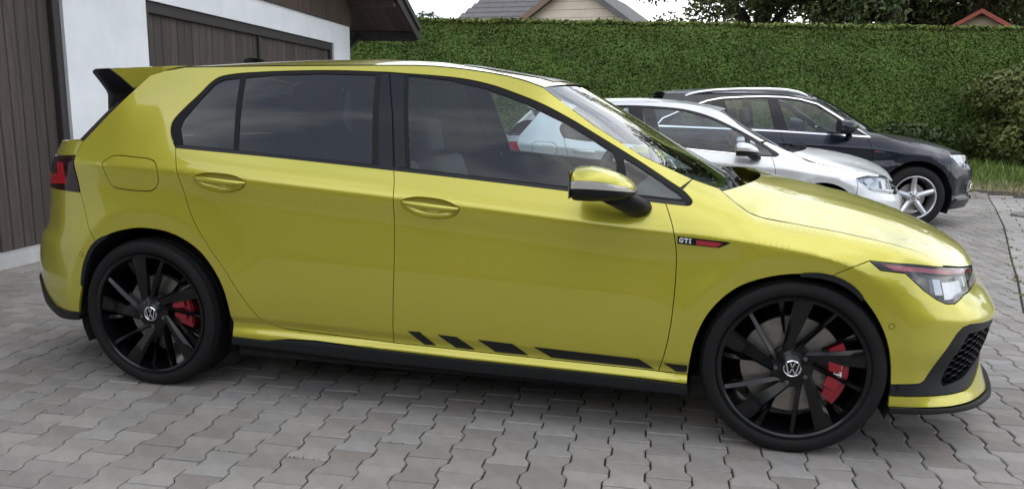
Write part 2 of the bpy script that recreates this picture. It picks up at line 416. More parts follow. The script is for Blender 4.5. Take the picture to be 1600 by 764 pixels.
def rim_barrel(mb, rr, hw, lip=.012, n=72):
    pr = [(rr+.006, -hw*.93), (rr+.003, -hw*.99), (rr-.005, -hw*1.0), (rr-.012, -hw*.96), (rr-.016, -hw*.80), (rr-.024, -hw*.5), (rr-.034, hw*.2), (rr-.02, hw*.8), (rr+.004, hw*.93)]
    return mb.lathe(pr, n)
def emblem(parent, r, y, name='emblem'):
    b = MB(); b.lathe([(0.0001, y+.004), (r*.97, y+.004), (r*.97, y-.001)], 32); o = b.build(name, MT['gloss'], parent)
    e = MB(); e.lathe([(r, y+.006), (r, y-.002), (r*.9, y-.0035), (r*.84, y-.0015), (r*.84, y+.004)], 40)
    def bar(p, q, wd):
        p = np.array(p)*r; q = np.array(q)*r; d = (q-p)/np.linalg.norm(q-p); n = np.array([-d[1], d[0]])*wd*r
        e.prism([tuple(p+n), tuple(q+n), tuple(q-n), tuple(p-n)], 'y', y-.0025, y+.003)
    for sx in (-1, 1):
        bar((sx*.30, .80), (0, .12), .062); bar((sx*.68, .52), (sx*.36, -.74), .062); bar((sx*.36, -.74), (0, .02), .062)
    e.build('emblem_ring', MT['chrome'], o, 30); return o
def text_mb(chars, h, mb, M, depth=.001):
    """slab letters G T I drawn from bars; M maps (x, y, z) of a letter lying in xz to place"""
    bars = dict(
        G=[(0, .18, .2, .82), (.1, 0, .78, .2), (.1, .8, .82, 1), (.62, .1, .82, .5), (.42, .34, .88, .5), (.64, .66, .84, .9)],
        T=[(0, .8, .84, 1), (.32, 0, .52, .8), (.18, 0, .66, .14), (0, .62, .14, .8), (.7, .62, .84, .8)],
        I=[(.14, 0, .34, 1), (0, 0, .48, .16), (0, .84, .48, 1)],
        S=[(.1, .84, .8, 1), (0, .56, .2, .9), (.1, .43, .7, .58), (.6, .1, .8, .48), (0, 0, .7, .16)],
        l=[(.0, .0, .2, 1)], i=[(0, 0, .2, .62), (0, .78, .2, .96)], n=[(0, 0, .2, .62), (.1, .46, .55, .62), (.42, 0, .62, .55)], e=[(0, .08, .18, .55), (.08, 0, .6, .14), (.08, .48, .5, .62), (.42, .3, .6, .55), (.1, .24, .6, .36)])
    wd = dict(G=1.05, T=1.02, I=.66, S=1.0, l=.36, i=.36, n=.78, e=.75)
    x = 0
    for c in chars:
        for k, (x0, z0, x1, z1) in enumerate(bars[c]):
            mb.box((x+x0)*h, (x+x1)*h, -depth-k*1e-5, depth, z0*h, z1*h, M)
        x += wd[c]
    return mb
def brake(parent, rd, rr, y, cal, letters=False, side=1):
    d = MB(); d.lathe([(.07, y+.0), (rd, y+.0), (rd, y+.024), (.07, y+.024)], 48); o = d.build('brake_disc', MT['disc'], parent, 30)
    h = MB(); h.lathe([(.0001, y-.035), (.072, y-.035), (.078, y-.02), (.078, y+.02)], 32); h.build('brake_hub', MT['liner'], o, 30)
    if cal:
        a0, a1, r0, r1 = cal; c = MB(); n = 12
        for (ri, re, ya, yb, ta, tb) in ((r0, r1, y-.042, y+.06, 0, 1), (r0-.012, r1-.02, y-.052, y-.03, .14, .42), (r0-.012, r1-.02, y-.052, y-.03, .58, .86), (r0+.005, r1+.006, y-.036, y+.03, -.12, 1.12)):
            P = []; k0, k1 = a0+(a1-a0)*ta, a0+(a1-a0)*tb
            for i in range(n+1): a = k0+(k1-k0)*i/n; P.append((re*math.cos(a), re*math.sin(a)))
            for i in range(n, -1, -1): a = k0+(k1-k0)*i/n; P.append((ri*math.cos(a), ri*math.sin(a)))
            c.prism(P, 'y', ya, yb)
        oc = c.build('brake_caliper', MT['red'], parent, 40)
        if letters:
            am = (a0+a1)/2; tb = MB(); rm = (r0+r1)/2-.004
            Mx = Matrix.Translation((rm*math.cos(am), y-.044, rm*math.sin(am))) @ Matrix.Rotation(R(90), 4, 'Y') @ Matrix.Translation((-.038, 0, -.014))
            text_mb('GTI', .026, tb, Mx, .002); tb.build('caliper_lettering', MT['white'], oc)
def bolts(par, r, y, a0, br):
    bo = MB(); bo.lathe([(.0001, 0), (br, 0), (br*1.1, .014)], 6); o = bo.build('wheel_bolt', MT['lampdark']); me = o.data; bpy.data.objects.remove(o)
    for k in range(5):
        a = 2*math.pi*k/5+a0; o = bpy.data.objects.new('wheel_bolt', me); link(o, par); o.location = (r*math.cos(a), y, r*math.sin(a))
def wheel_golf(root, x, y, z, left=False, front=True, rot=0., ro=.3235):
    e = bpy.data.objects.new('wheel', None); link(e, root); e.location = (x, y, z)
    if left: e.rotation_euler = (0, 0, math.pi)
    hw = .1175; rr = .259
    tyre_mb(ro, rr, hw).build('tyre', MT['rubber'], e, 35)
    mb = MB(); rim_barrel(mb, rr, hw)
    yf = -hw*.86
    for k in range(5):
        b = 2*math.pi*k/5+rot
        V, F = blade2(.052, .249, b+R(50), b+R(13), .014, .034, yf+.010, yf-.006, .030, .010); mb.add(V, F)
        V, F = blade2(.050, .250, b+R(22), b+R(-14), .0085, .0085, yf+.010, yf-.004, .034, .009); mb.add(V, F)
        V, F = blade2(.120, .244, b+R(34), b+R(31), .003, .012, yf+.040, yf+.022, .02, .002); mb.add(V, F)
    mb.lathe([(.030, yf-.004), (.045, yf+.004), (.074, yf+.012), (.078, yf+.05)], 40)
    o = mb.build('rim', MT['rim'], e, 32)
    bolts(e, .056, yf+.002, rot+R(40), .0085)
    emblem(e, .031, yf-.006, 'hub_cap')
    if front: brake(e, .178, rr, -.045, (R(-34), R(24), .136, .187), True)
    else: brake(e, .155, rr, -.035, (R(-12), R(32), .118, .182))
    return e
def wheel_five(root, x, y, z, left, ro, rr, hw, m_rim, rot=0.):
    """five plain spokes"""
    e = bpy.data.objects.new('wheel', None); link(e, root); e.location = (x, y, z)
    if left: e.rotation_euler = (0, 0, math.pi)
    tyre_mb(ro, rr, hw).build('tyre', MT['rubber'], e, 35)
    mb = MB(); rim_barrel(mb, rr, hw); yf = -hw*.82
    for k in range(5):
        b = 2*math.pi*k/5+rot
        V, F = blade((.035, rr-.010), b, b, .034, .027, yf+.012, yf-.006, .05, .010); mb.add(V, F)
    mb.lathe([(.0001, yf+.006), (.05, yf+.006), (.075, yf+.014), (.082, yf+.06)], 40)
    o = mb.build('rim', m_rim, e, 32); bolts(e, .058, yf+.004, rot+R(36), .010)
    c = MB(); c.lathe([(.0001, yf-.001), (.026, yf+.001), (.030, yf+.008)], 24); c.build('hub_cap', MT['lampgrey'], e, 40)
    brake(e, .16, rr, -.02, None)
    return e
# ------------------------------------------------------------------ the yellow hatchback
PLAN_H = [(-.82,0),(-.815,.2),(-.80,.40),(-.77,.55),(-.72,.67),(-.66,.74),(-.58,.80),(-.45,.855),(-.30,.880),(-.1,.893),(.5,.893),(1.5,.893),(2.5,.893),(2.75,.893),(2.85,.889),(2.95,.88),(3.05,.858),(3.17,.80),(3.26,.72),(3.32,.63),(3.36,.55),(3.395,.42),(3.42,.28),(3.432,.14),(3.435,0)]
WR = .893
def side(skb,skt,db,cr,tor,belt,top,wtop,wbelt=.838,wtor=.893,mid=.5,und=.8845):
    # list of (z, off)
    W=WR
    return [(skb-.05,W-.868),(skt,W-.884),(db+.005,W-.868),(cr,W-.882),(mid,W-.893),(tor-.09,W-und),(tor,W-wtor),
            (tor+.45*(belt-tor),W-(wtor-.018)),(belt,W-wbelt),(belt+.5*(top-belt),W-(.5*(wbelt+wtop)+.014)),(top,W-wtop)]
ST=[
 # rear centre .. corner
 (-1.60,[(.15,.20),(.23,.09),(.31,.03),(.45,.0),(.60,.01),(.655,.05),(.94,.12),(.97,.135),(1.03,.17),(1.2,.28),(1.35,.40)]),
 (-.80,[(.15,.20),(.23,.058),(.31,.004),(.45,-.010),(.60,.006),(.655,.045),(.94,.10),(.97,.115),(1.03,.15),(1.2,.25),(1.35,.36)]),
 (-.52,[(.15,.15),(.22,.05),(.31,.002),(.42,-.002),(.59,.0),(.67,.018),(.945,.045),(.975,.06),(1.03,.087),(1.2,.19),(1.35,.30)]),
 (-.32,[(.15,.08),(.22,.022),(.30,.004),(.38,.0),(.55,.0),(.86,.0085),(.948,.002),(.985,.02),(1.03,.048),(1.2,.142),(1.36,.255)]),
 (0.0,side(.22,.255,.31,.36,.938,1.035,1.362,.60,wbelt=.845)),
 (.6,side(.212,.255,.30,.345,.893,1.002,1.372,.590)),
 (1.1,side(.203,.255,.285,.335,.858,.968,1.376,.588)),
 (1.45,side(.2,.245,.28,.328,.833,.942,1.345,.603)),
 (1.65,side(.197,.243,.275,.325,.817,.926,1.293,.64)),
 (1.85,side(.194,.240,.272,.32,.800,.910,1.163,.672)),
 (2.05,side(.191,.235,.27,.318,.786,.893,1.048,.70)),
 (2.24,side(.19,.225,.268,.315,.776,.876,.965,.722)),
 (2.35,side(.19,.225,.268,.315,.77,.85,.926,.735,wbelt=.842)),
 (2.5,side(.19,.225,.268,.315,.758,.805,.842,.765,wbelt=.842,wtor=.890,und=.888)),
 (2.75,side(.19,.225,.268,.315,.715,.768,.803,.770,wbelt=.840,wtor=.890,und=.891)),
 (2.96,[(.15,.03),(.20,.006),(.23,.006),(.31,.012),(.43,.0),(.52,.0),(.62,.006),(.68,.018),(.72,.043),(.752,.075),(.768,.115)]),
 (3.10,[(.15,.03),(.195,-.002),(.235,.008),(.31,.018),(.43,.0),(.51,.0),(.56,.008),(.61,.022),(.65,.042),(.70,.060),(.737,.115)]),
 (3.30,[(.15,.03),(.19,-.006),(.24,.010),(.31,.026),(.42,.004),(.50,.0),(.545,.016),(.60,.050),(.64,.066),(.67,.080),(.700,.115)]),
 (3.50,[(.15,.03),(.19,-.005),(.24,.012),(.31,.030),(.42,.008),(.50,.0),(.545,.026),(.60,.072),(.64,.085),(.665,.095),(.685,.12)]),
 (4.06,[(.15,.04),(.19,.0),(.24,.015),(.31,.030),(.42,.012),(.50,.0),(.55,.022),(.60,.055),(.64,.075),(.665,.09),(.685,.12)]),
]
ARCH=[(0.02,.345,.36,.425,.011),(2.625,.318,.36,.412,.011)]
SK_H = Skin(PLAN_H, ST, WR, ARCH)
def tor_h(t): return np.interp(t, [-1.6, -.32, 0, .6, 1.1, 1.65, 2.24, 2.75, 4.1], [.948, .948, .938, .893, .858, .817, .776, .715, .62])
car = empty('hatchback', (0, 0, 0), 0, 'lime yellow five-door hatchback with black wheels and red brake calipers on the block paving', 'car')
B = Body(SK_H, car, tor_h)
def crease_lines(skin, ks, t0, t1, rings):
    t = np.arange(t0, t1, .02); fz = skin.feat(t)[0]; out = [np.c_[t, fz[:, k]] for k in ks if k > 2]
    for k, fs in ((1, (.2, .4, .6, .8, 1.)), (2, (.33, .66, 1.))):
        if k in ks: out += [np.c_[t, fz[:, k]*(1-f)+fz[:, k+1]*f] for f in fs]
    for (ax, az, ri, ro, h) in rings:
        for r in (ro,):
            n = int(2*math.pi*r/.014); a = np.linspace(R(-60), R(240), n); out.append(np.c_[ax+r*np.cos(a), az+r*np.sin(a)])
    return out
B.creases = crease_lines(SK_H, (1, 2, 6), -.3, 2.7, ARCH)
# traced outlines in (distance along the car, height)
dlo_bot = [(.1523,1.0277),(.6284,1.0001),(1.1014,.9677),(1.4809,.9397),(1.8249,.9124),(2.1532,.8845),(2.2234,.8795)]
dlo_rear = [(.1523,1.0277),(.1274,1.0553),(.1019,1.1),(.0981,1.1327),(.1144,1.1659),(.1743,1.2506),(.2023,1.296),(.2304,1.320),(.2935,1.3345),(.4112,1.3438),(.5949,1.3511),(.7765,1.3531),(1.0,1.3475)]
dlo_front = [(1.0,1.3475),(1.3051,1.3258),(1.4345,1.3024),(1.5497,1.2679),(1.6625,1.2276),(1.7704,1.176),(1.8694,1.1217),(2.0512,1.0212),(2.1564,.9607),(2.2079,.9314),(2.2368,.9072),(2.2471,.8925),(2.2400,.8815),(2.2234,.8795)]
rgap = [(.1523,1.0277),(.172,.97),(.1870,.9244),(.2383,.7602),(.3120,.640),(.3868,.5432),(.4560,.436),(.5113,.3598),(.5419,.3334),(.5841,.313),(.6439,.3015)]
dbot = [(.6439,.3015),(1.1124,.283),(1.6,.2735),(2.1621,.2645)]
bgap = [(1.1075,.9672),(1.118,.93),(1.1240,.888),(1.1262,.7),(1.1250,.5888),(1.1190,.42),(1.1124,.283)]
fgap = [(2.1532,.8845),(2.1817,.8163),(2.2,.7377),(2.2056,.6324),(2.199,.4671),(2.1839,.3552),(2.1621,.2645)]
tcap = lambda a, b, n=40: [(t, float(SK_H.feat(np.array([t]))[0][0, -1])) for t in np.linspace(a, b, n)]
arch_r = spline([(-.3619,.3089),(-.3345,.40),(-.3000,.51),(-.2447,.600),(-.1643,.6559),(-.0411,.6891),(.0272,.6926),(.1275,.6816),(.2224,.644),(.2947,.5894),(.3689,.4757),(.3960,.3419),(.3998,.2560)])
arch_f = spline([(2.2690,.2625),(2.2735,.32),(2.2904,.4142),(2.3344,.5142),(2.4182,.6013),(2.5245,.6479),(2.6295,.6661),(2.724,.6606),(2.8005,.628),(2.8686,.5585),(2.923,.4651),(2.9525,.3614),(2.961,.2909),(2.9601,.1988)])
ia = int(np.argmin(np.hypot(*(arch_f-np.array([2.724, .6606])).T)))
seam_r = [(-.31,.8277),(-.2688,.6888),(-.2300,.6150)]
ib = int(np.argmin(np.hypot(*(arch_r-np.array([-.2300, .6150])).T)))
seam_f = [(2.8518,.7216),(2.7918,.70),(2.7514,.6787),(2.724,.6606)]
hoodline = [(2.351,.9265),(2.3959,.8924),(2.4493,.8581),(2.4929,.8419),(2.6197,.8227),(2.758,.8035),(2.8537,.7873),(2.9717,.766),(3.0474,.7500),(3.120,.7290),(3.165,.7000)]
lamp_top = [(2.8518,.7216),(3.0,.7100),(3.165,.6945),(3.30,.6810),(3.45,.6680),(3.60,.6600),(3.74,.6570)]
lamp_bot = [(2.8518,.7216),(2.8884,.6918),(2.9751,.6827),(3.0435,.6254),(3.0985,.5922),(3.1359,.5768),(3.1802,.5738),(3.2563,.5956),(3.41,.6067),(3.56,.6150),(3.70,.6220),(3.74,.6570)]
apil = [(1.6517,1.2917),(1.8511,1.1585),(2.049,1.0452),(2.2398,.9659),(2.3383,.9358)]
cpil = [(-.3184,1.0438),(-.2756,1.0983),(-.214,1.1777),(-.1477,1.2633)]
flap = spline([(-.1744,.9564),(-.1659,.9667),(-.1461,.9802),(-.1242,.9890),(-.0373,.9862),(.0487,.9797),(.075,.968),(.0890,.9463),(.094,.9071),(.0926,.8905),(.0775,.8635),(.053,.8502),(.0375,.8473),(-.0612,.8492),(-.1203,.856),(-.1351,.8622),(-.1486,.8815),(-.1627,.9142),(-.1744,.9564)])[:-1]
lamp_r = [(-.3308,.9783),(-.31,.8277),(-.42,.8316),(-.60,.8335),(-.92,.836),(-.95,.90),(-.93,.965),(-.75,.968),(-.539,.9715),(-.4375,.9775)]
bowl_r = spline([(.2619,.9138),(.2748,.9234),(.3153,.9324),(.3757,.9328),(.4438,.9248),(.4787,.9126),(.4957,.9026),(.4876,.8859),(.469,.8726),(.4368,.8622),(.3845,.8578),(.3234,.8666),(.2834,.8805),(.2668,.8986),(.2619,.9138)], .01)[:-1]
bowl_f = spline([(1.1564,.8545),(1.171,.8641),(1.2133,.8724),(1.2505,.8728),(1.3207,.8661),(1.3644,.8531),(1.3912,.838),(1.3863,.8239),(1.3727,.809),(1.3401,.7991),(1.2996,.7946),(1.2347,.8009),(1.1919,.8146),(1.1655,.8344),(1.1564,.8545)], .01)[:-1]
intake_t = [(4.061,.470),(3.75,.475),(3.52,.483),(3.389,.4895),(3.2504,.4993),(3.2128,.4927),(3.1869,.4728),(3.1358,.400),(3.091,.3172),(3.0827,.3032),(3.0652,.2948),(2.9615,.291)]
intake_b = [(2.9615,.2489),(3.0796,.2473),(3.1915,.245),(3.2973,.2470),(3.3495,.2556),(3.4037,.2702),(3.4778,.296),(3.56,.305),(4.061,.305)]
lip_b = [(2.9605,.2106),(3.0785,.2104),(3.1838,.2072),(3.30,.2076),(4.061,.2080)]

fd = B.panel('front_door', J(spline(dlo_bot)[::-1], [(1.1075,.9672)], spline(bgap), dbot[1:], spline(fgap)[::-1]) if False else
             J([p for p in spline(dlo_bot) if 1.1075 <= p[0] <= 2.1532], spline(fgap), dbot[::-1][:-1], spline(bgap)[::-1]), MT['lime'], holes=[bowl_f])
rd = B.panel('rear_door', J([p for p in spline(dlo_bot) if p[0] <= 1.1075], spline(bgap), dbot[:1], spline(rgap)[::-1]), MT['lime'], holes=[bowl_r])
B.panel('front_fender', J(spline(fgap), [(2.2683,.2630)], arch_f[:ia+1], seam_f[::-1], lamp_top[:3], spline(hoodline)[::-1], [(2.3383,.9358),(2.2398,.9659)],
        [p for p in spline(dlo_front)[::-1] if p[0] > 2.196 and p[1] < .937][::-1], [(2.2234,.8795)]), MT['lime'], gx=.02, gz=.008, ds=.012)
B.panel('body_side', J([(-.31,.8277),(-.3308,.9783)], cpil, [(-.10,1.325),(-.02,1.352)], tcap(.05, 1.6517, 60), apil[:4],
        [p for p in spline(dlo_front)[::-1] if p[1] >= .937], spline(dlo_rear)[::-1], spline(rgap), dbot, [(2.2683,.2630),(2.2685,.2290)],
        [(2.0484,.2358),(1.398,.2453),(1.024,.2559),(.776,.2662),(.6512,.2626),(.5623,.2488),(.4030,.2540)], arch_r[ib:][::-1], seam_r[::-1]), MT['lime'], holes=[flap])
B.panel('fuel_flap', flap, MT['lime'], gap=.0022)
B.panel('front_bumper', J(seam_f, arch_f[ia:][arch_f[ia:][:, 1] > .291], intake_t[::-1], [(4.061,.600),(3.76,.602)], lamp_bot[::-1][1:]), MT['lime'], both=True)
B.panel('bumper_lip', J(intake_b, [(4.061,.208)], lip_b[::-1], [(2.9602,.22)]), MT['lime'], both=True, gap=.001)
B.panel('rear_bumper', J(seam_r, arch_r[:ib+1][::-1], [(-.3568,.2976),(-.4359,.2943),(-.5298,.3020),(-.62,.345),(-.72,.405),(-.80,.415),(-1.60,.42),(-1.60,.64),(-.95,.66),(-.93,.82)], lamp_r[4:1:-1]), MT['lime'], both=True)
B.panel('rear_diffuser', J([(-.3568,.2976),(-.4359,.2943),(-.5298,.3020),(-.62,.345),(-.72,.405),(-.80,.415),(-1.60,.42)], [(-1.60,.24),(-.75,.235),(-.52,.24),(-.36,.262)]), MT['plastic'], both=True, inset=-.010, thick=.04)
B.panel('tailgate', J([(-.3184,1.0438),(-.3300,.982)], lamp_r[9:6:-1], [(-.93,.968),(-.955,.90),(-.93,.82),(-.95,.665),(-1.60,.645),(-1.60,1.03),(-.6,1.036)]), MT['lime'], both=True)
# side skirts, splitter
B.panel('side_skirt', J([(.4030,.2540),(.5623,.2488),(.6512,.2626),(.776,.2662),(1.024,.2559),(1.398,.2453),(2.0484,.2358),(2.2685,.2290)], [(2.271,.190),(2.05,.1905),(1.397,.199),(1.02,.2035),(.773,.21),(.40,.224)]), MT['plastic'], inset=-.014, thick=.07, gap=.0005)
B.panel('front_splitter', J(lip_b, [(4.061,.186),(3.30,.188),(3.16,.189),(2.9615,.190)]), MT['plastic'], both=True, inset=-.016, thick=.10, gap=.0003)
# intake: dark surround, sunk honeycomb
B.panel('air_intake', J(intake_t[::-1], intake_b[::-1]), MT['plastic'], both=True, inset=.004, gap=.001, thick=.02,
        holes=[[(3.255,.462),(3.45,.462),(3.98,.455),(3.98,.335),(3.45,.330),(3.28,.288),(3.175,.276),(3.165,.292),(3.20,.38)]])
mesh_g = MB()
hexes = []
cell = [(3.255,.462),(3.45,.462),(3.98,.455),(3.98,.335),(3.45,.330),(3.28,.288),(3.175,.276),(3.165,.292),(3.20,.38)]
g = B.geo(cell, inset=.035, gap=-.01, thick=0.0)
B.panel('intake_backing', cell, MT['inner'], both=True, inset=.040, gap=-.012, thick=.0)
cp = np.array(cell)
for i in range(-2, 26):
    for k in range(0, 9):
        c = np.array([3.17+i*.036, .270+k*.0245+(i % 2)*.0122])
        hx = np.array([c+np.array([.026*math.cos(R(60*q)), .0145*math.sin(R(60*q))]) for q in range(6)])
        if inside(shrink(cp, .004), c[None])[0]: hexes.append(hx)
for sg in (1, -1):
    mesh_g = MB()
    for hx in hexes:
        i_ = shrink(hx, .0035)
        o_ = SK_H.point(hx[:, 0], hx[:, 1], .010)*np.array([1, sg, 1]); q_ = SK_H.point(i_[:, 0], i_[:, 1], .007)*np.array([1, sg, 1]); r_ = SK_H.point(i_[:, 0], i_[:, 1], .034)*np.array([1, sg, 1])
        mesh_g.add(np.r_[o_, q_, r_], [(j, (j+1) % 6, 6+(j+1) % 6, 6+j) for j in range(6)]+[(6+j, 6+(j+1) % 6, 12+(j+1) % 6, 12+j) for j in range(6)])
    mesh_g.build('honeycomb_grille', MT['trim'], car)['kind'] = 'stuff'
B.panel('grille_bar', [(3.75,.608),(4.061,.606),(4.061,.655),(3.755,.655)], MT['gloss'], both=True, inset=.006)

# handles: bowl sunk into the door, bar across it
def handle(loop, a, b, par):
    c0 = loop.mean(0); V = []; F = []; n = len(loop); rings = [(1., 0.), (.95, .012), (.84, .023), (.5, .031), (.12, .033)]
    for f, d in rings:
        q = c0+(loop-c0)*f; V.append(SK_H.point(q[:, 0], q[:, 1], d))
    for i in range(len(rings)-1): F += [(i*n+j, (i+1)*n+j, (i+1)*n+(j+1) % n, i*n+(j+1) % n) for j in range(n)]
    F.append(tuple((len(rings)-1)*n+j for j in range(n)))
    V = np.concatenate(V)
    bar = []; m = 15; k = 10; BF = []
    for i in range(m):
        s = i/(m-1); t = a[0]+(b[0]-a[0])*s; z = a[1]+(b[1]-a[1])*s
        e = math.sin(math.pi*min(1, max(0, s)))**.45 if 0 < s < 1 else .25
        hz = .003+.0112*e*(1-.18*s if s < .5 else .91); out = -.004-.017*math.sin(math.pi*s)**.6 if 0 < s < 1 else .004
        for j in range(k):
            al = 2*math.pi*j/k; zz = z-.003*e+hz*math.sin(al); oo = out+.0085*math.cos(al)
            bar.append(SK_H.point(t, zz, oo)[0])
    bar = np.array(bar)
    BF = [(i*k+j, i*k+(j+1) % k, (i+1)*k+(j+1) % k, (i+1)*k+j) for i in range(m-1) for j in range(k)]+[tuple(range(k)), tuple((m-1)*k+j for j in range(k))[::-1]]
    for sg, p in ((1, par[0]), (-1, par[1])):
        mm = np.array([1, sg, 1.]); ff = F if sg > 0 else [x[::-1] for x in F]; bf = BF if sg > 0 else [x[::-1] for x in BF]
        o = mesh_from('handle_recess', V*mm, ff, MT['lime'], p, True); h = mesh_from('door_handle', bar*mm, bf, MT['lime'], p, True); auto_smooth(h, 50)
handle(bowl_r, (.2650,.9125), (.4935,.8985), rd); handle(bowl_f, (1.160,.8525), (1.389,.8350), fd)

# stripes, badge
for i, q in enumerate(([(1.1773,.34),(1.2284,.341),(1.2899,.2868),(1.242,.2865)], [(1.3015,.3361),(1.3798,.3333),(1.4516,.2831),(1.3723,.2845)], [(1.4665,.3291),(1.6031,.3243),(1.6653,.2802),(1.5346,.2813)], [(1.6869,.3187),(2.0878,.3062),(2.1469,.2705),(1.7559,.2785)])):
    B.panel('decal_stripe', q, MT['decal'], parents=fd, inset=-.0016, thick=.0012, gap=0, gx=.02, gz=.01, ds=.01)
B.panel('decal_stripe', [(2.1800,.3007),(2.2650,.2984),(2.2640,.2693),(2.2252,.2693)], MT['decal'], inset=-.0016, thick=.0012, gap=0, gx=.02, gz=.01, ds=.01)
bd = B.panel('side_badge', [(2.2045,.7755),(2.27,.7708),(2.3763,.7643),(2.3867,.7611),(2.3489,.742),(2.27,.7456),(2.2060,.7489)], MT['gloss'], inset=-.0030, thick=.004, gap=0)
B.panel('badge_insert', [(2.2706,.7653),(2.3440,.7609),(2.3610,.7570),(2.342,.7449),(2.2709,.7487)], MT['redtrim'], parents=bd, inset=-.0040, thick=.001, gap=0)
for sg, p in ((1, bd[0]), (-1, bd[1])):
    tb = MB(); q = SK_H.point(2.2105, .7545, -.0032)[0]; q2 = SK_H.point(2.265, .7515, -.0032)[0]
    if sg < 0: q = q2*np.array([1, -1, 1]); q2 = SK_H.point(2.2105, .7545, -.0032)[0]*np.array([1, -1, 1])
    dx = Vector(q2-q).normalized(); dn = Vector((0, -1, 0)) if sg > 0 else Vector((0, 1, 0)); up = -dx.cross(dn); 
    if up.z < 0: up = -up
    Mx = Matrix((dx, -dn, up)).transposed().to_4x4(); Mx.translation = Vector(q)
    text_mb('GTI', .0165, tb, Mx, .0012); tb.build('badge_lettering', MT['white'], p)
for (t, z) in ((2.9392,.5021), (-.3147,.5616)):
    q = [(t+.0085*math.cos(a), z+.0085*math.sin(a)) for a in np.linspace(0, 2*math.pi, 17)[:-1]]; q2 = [(t+.0105*math.cos(a), z+.0105*math.sin(a)) for a in np.linspace(0, 2*math.pi, 17)[:-1]]
    o = B.panel('parking_sensor', q2, MT['trim'], inset=-.0004, thick=.001, gap=0, ds=.005, gx=.01, gz=.01); B.panel('sensor_face', q, MT['lime'], parents=o, inset=-.0010, thick=.001, gap=0, ds=.005, gx=.01, gz=.01)
# small black air lips ahead of the arches
for apts, c_, u0, u1 in ((arch_f, (2.625, .318), 2.62, 2.845), (arch_r, (.02, .345), -.335, -.165)):
    q = apts[(apts[:, 0] > u0) & (apts[:, 0] < u1) & (apts[:, 1] > .42)]; dd = q-np.array(c_); dd /= np.linalg.norm(dd, axis=1)[:, None]; tp = np.sin(np.linspace(0, math.pi, len(q)))[:, None]**.5
    B.panel('arch_lip', J(q+dd*(.0015+.0085*tp), (q-dd*.010)[::-1]), MT['plastic'], inset=-.005, thick=.02, gap=0)

# windows
glz = dict(q=[(.180,1.0400),(.1438,1.1074),(.1468,1.1436),(.1899,1.2258),(.2284,1.2904),(.2597,1.3075),(.3306,1.317),(.4073,1.0275)],
           r=[(.4309,1.0255),(.3571,1.3186),(.4915,1.3307),(.7093,1.3379),(.9418,1.3344),(1.0104,.9890)],
           f=[(1.1704,.9784),(1.0860,1.3330),(1.2601,1.3168),(1.424,1.2824),(1.5882,1.2316),(1.746,1.164),(1.8732,1.0954),(1.9446,1.0537),(1.9610,1.0193),(1.9665,.9180)],
           t=[(1.9852,1.0366),(2.0227,.9140),(2.1639,.9040),(2.2133,.9009),(2.193,.9188),(2.1,.9733)])
cut = [(1.0,1.3475),(1.0584,1.1769),(1.1075,.9672)]
B.panel('window_trim', J(spline(dlo_rear), cut, [p for p in spline(dlo_bot)[::-1] if p[0] < 1.1075]), MT['trim'], holes=[glz['q'], glz['r']], inset=.003, gap=.0012)
B.panel('window_trim', J(cut[::-1], spline(dlo_front), [p for p in spline(dlo_bot)[::-1] if p[0] > 1.1075]), MT['trim'], holes=[glz['f'], glz['t']], inset=.003, gap=.0012)
for k, m in (('q', 'tint'), ('r', 'tint'), ('f', 'clear'), ('t', 'clear')):
    B.panel('window_pane', glz[k], MT[m], inset=.0065, gap=-.004, thick=0, gx=.05, gz=.04)
pil = B.panel('pillar_cover', J([(.9660,1.3330),(1.0,1.3440),(1.0584,1.1769),(1.1040,.9720),(1.0404,.9770)]), MT['gloss'], inset=.0015, gap=.002)
B.panel('pillar_cover', J([(1.004,1.3440),(1.0700,1.3370),(1.1550,.9800),(1.1110,.9720),(1.0624,1.1769)]), MT['gloss'], inset=.0015, gap=.002)
bead = J(dlo_bot, [(p[0], p[1]+.011) for p in dlo_bot[::-1]])
B.panel('window_trim', bead, MT['gloss'], inset=-.002, gap=.0005, thick=.01)

# dark shell behind the gaps
shell = J([(-1.6,.30),(-.72,.30),(-.40,.30)], arch_r, [(.42,.235),(1.0,.23),(2.25,.225)], arch_f, [(3.30,.20),(4.06,.21),(4.06,.64),(3.75,.645)], lamp_top[::-1], hoodline[::-1],
          [(2.30,.90)], [(p[0], p[1]-.012) for p in dlo_bot[::-1]], [(.12,1.02),(-.30,1.02),(-.6,1.02),(-1.6,1.01)])
SHELL = [shell]
g_s = B.geo(shell, holes=[lamp_bot[1:-1]+lamp_top[::-1][:-1], lamp_r], inset=.035, gap=.012, thick=0, gx=.07, gz=.05)
h_s = B.mirror(g_s); nb = len(g_s[0])
mesh_from('inner_shell', np.r_[g_s[0], h_s[0]], g_s[1]+[tuple(i+nb for i in f) for f in h_s[1]], MT['inner'], car, True)

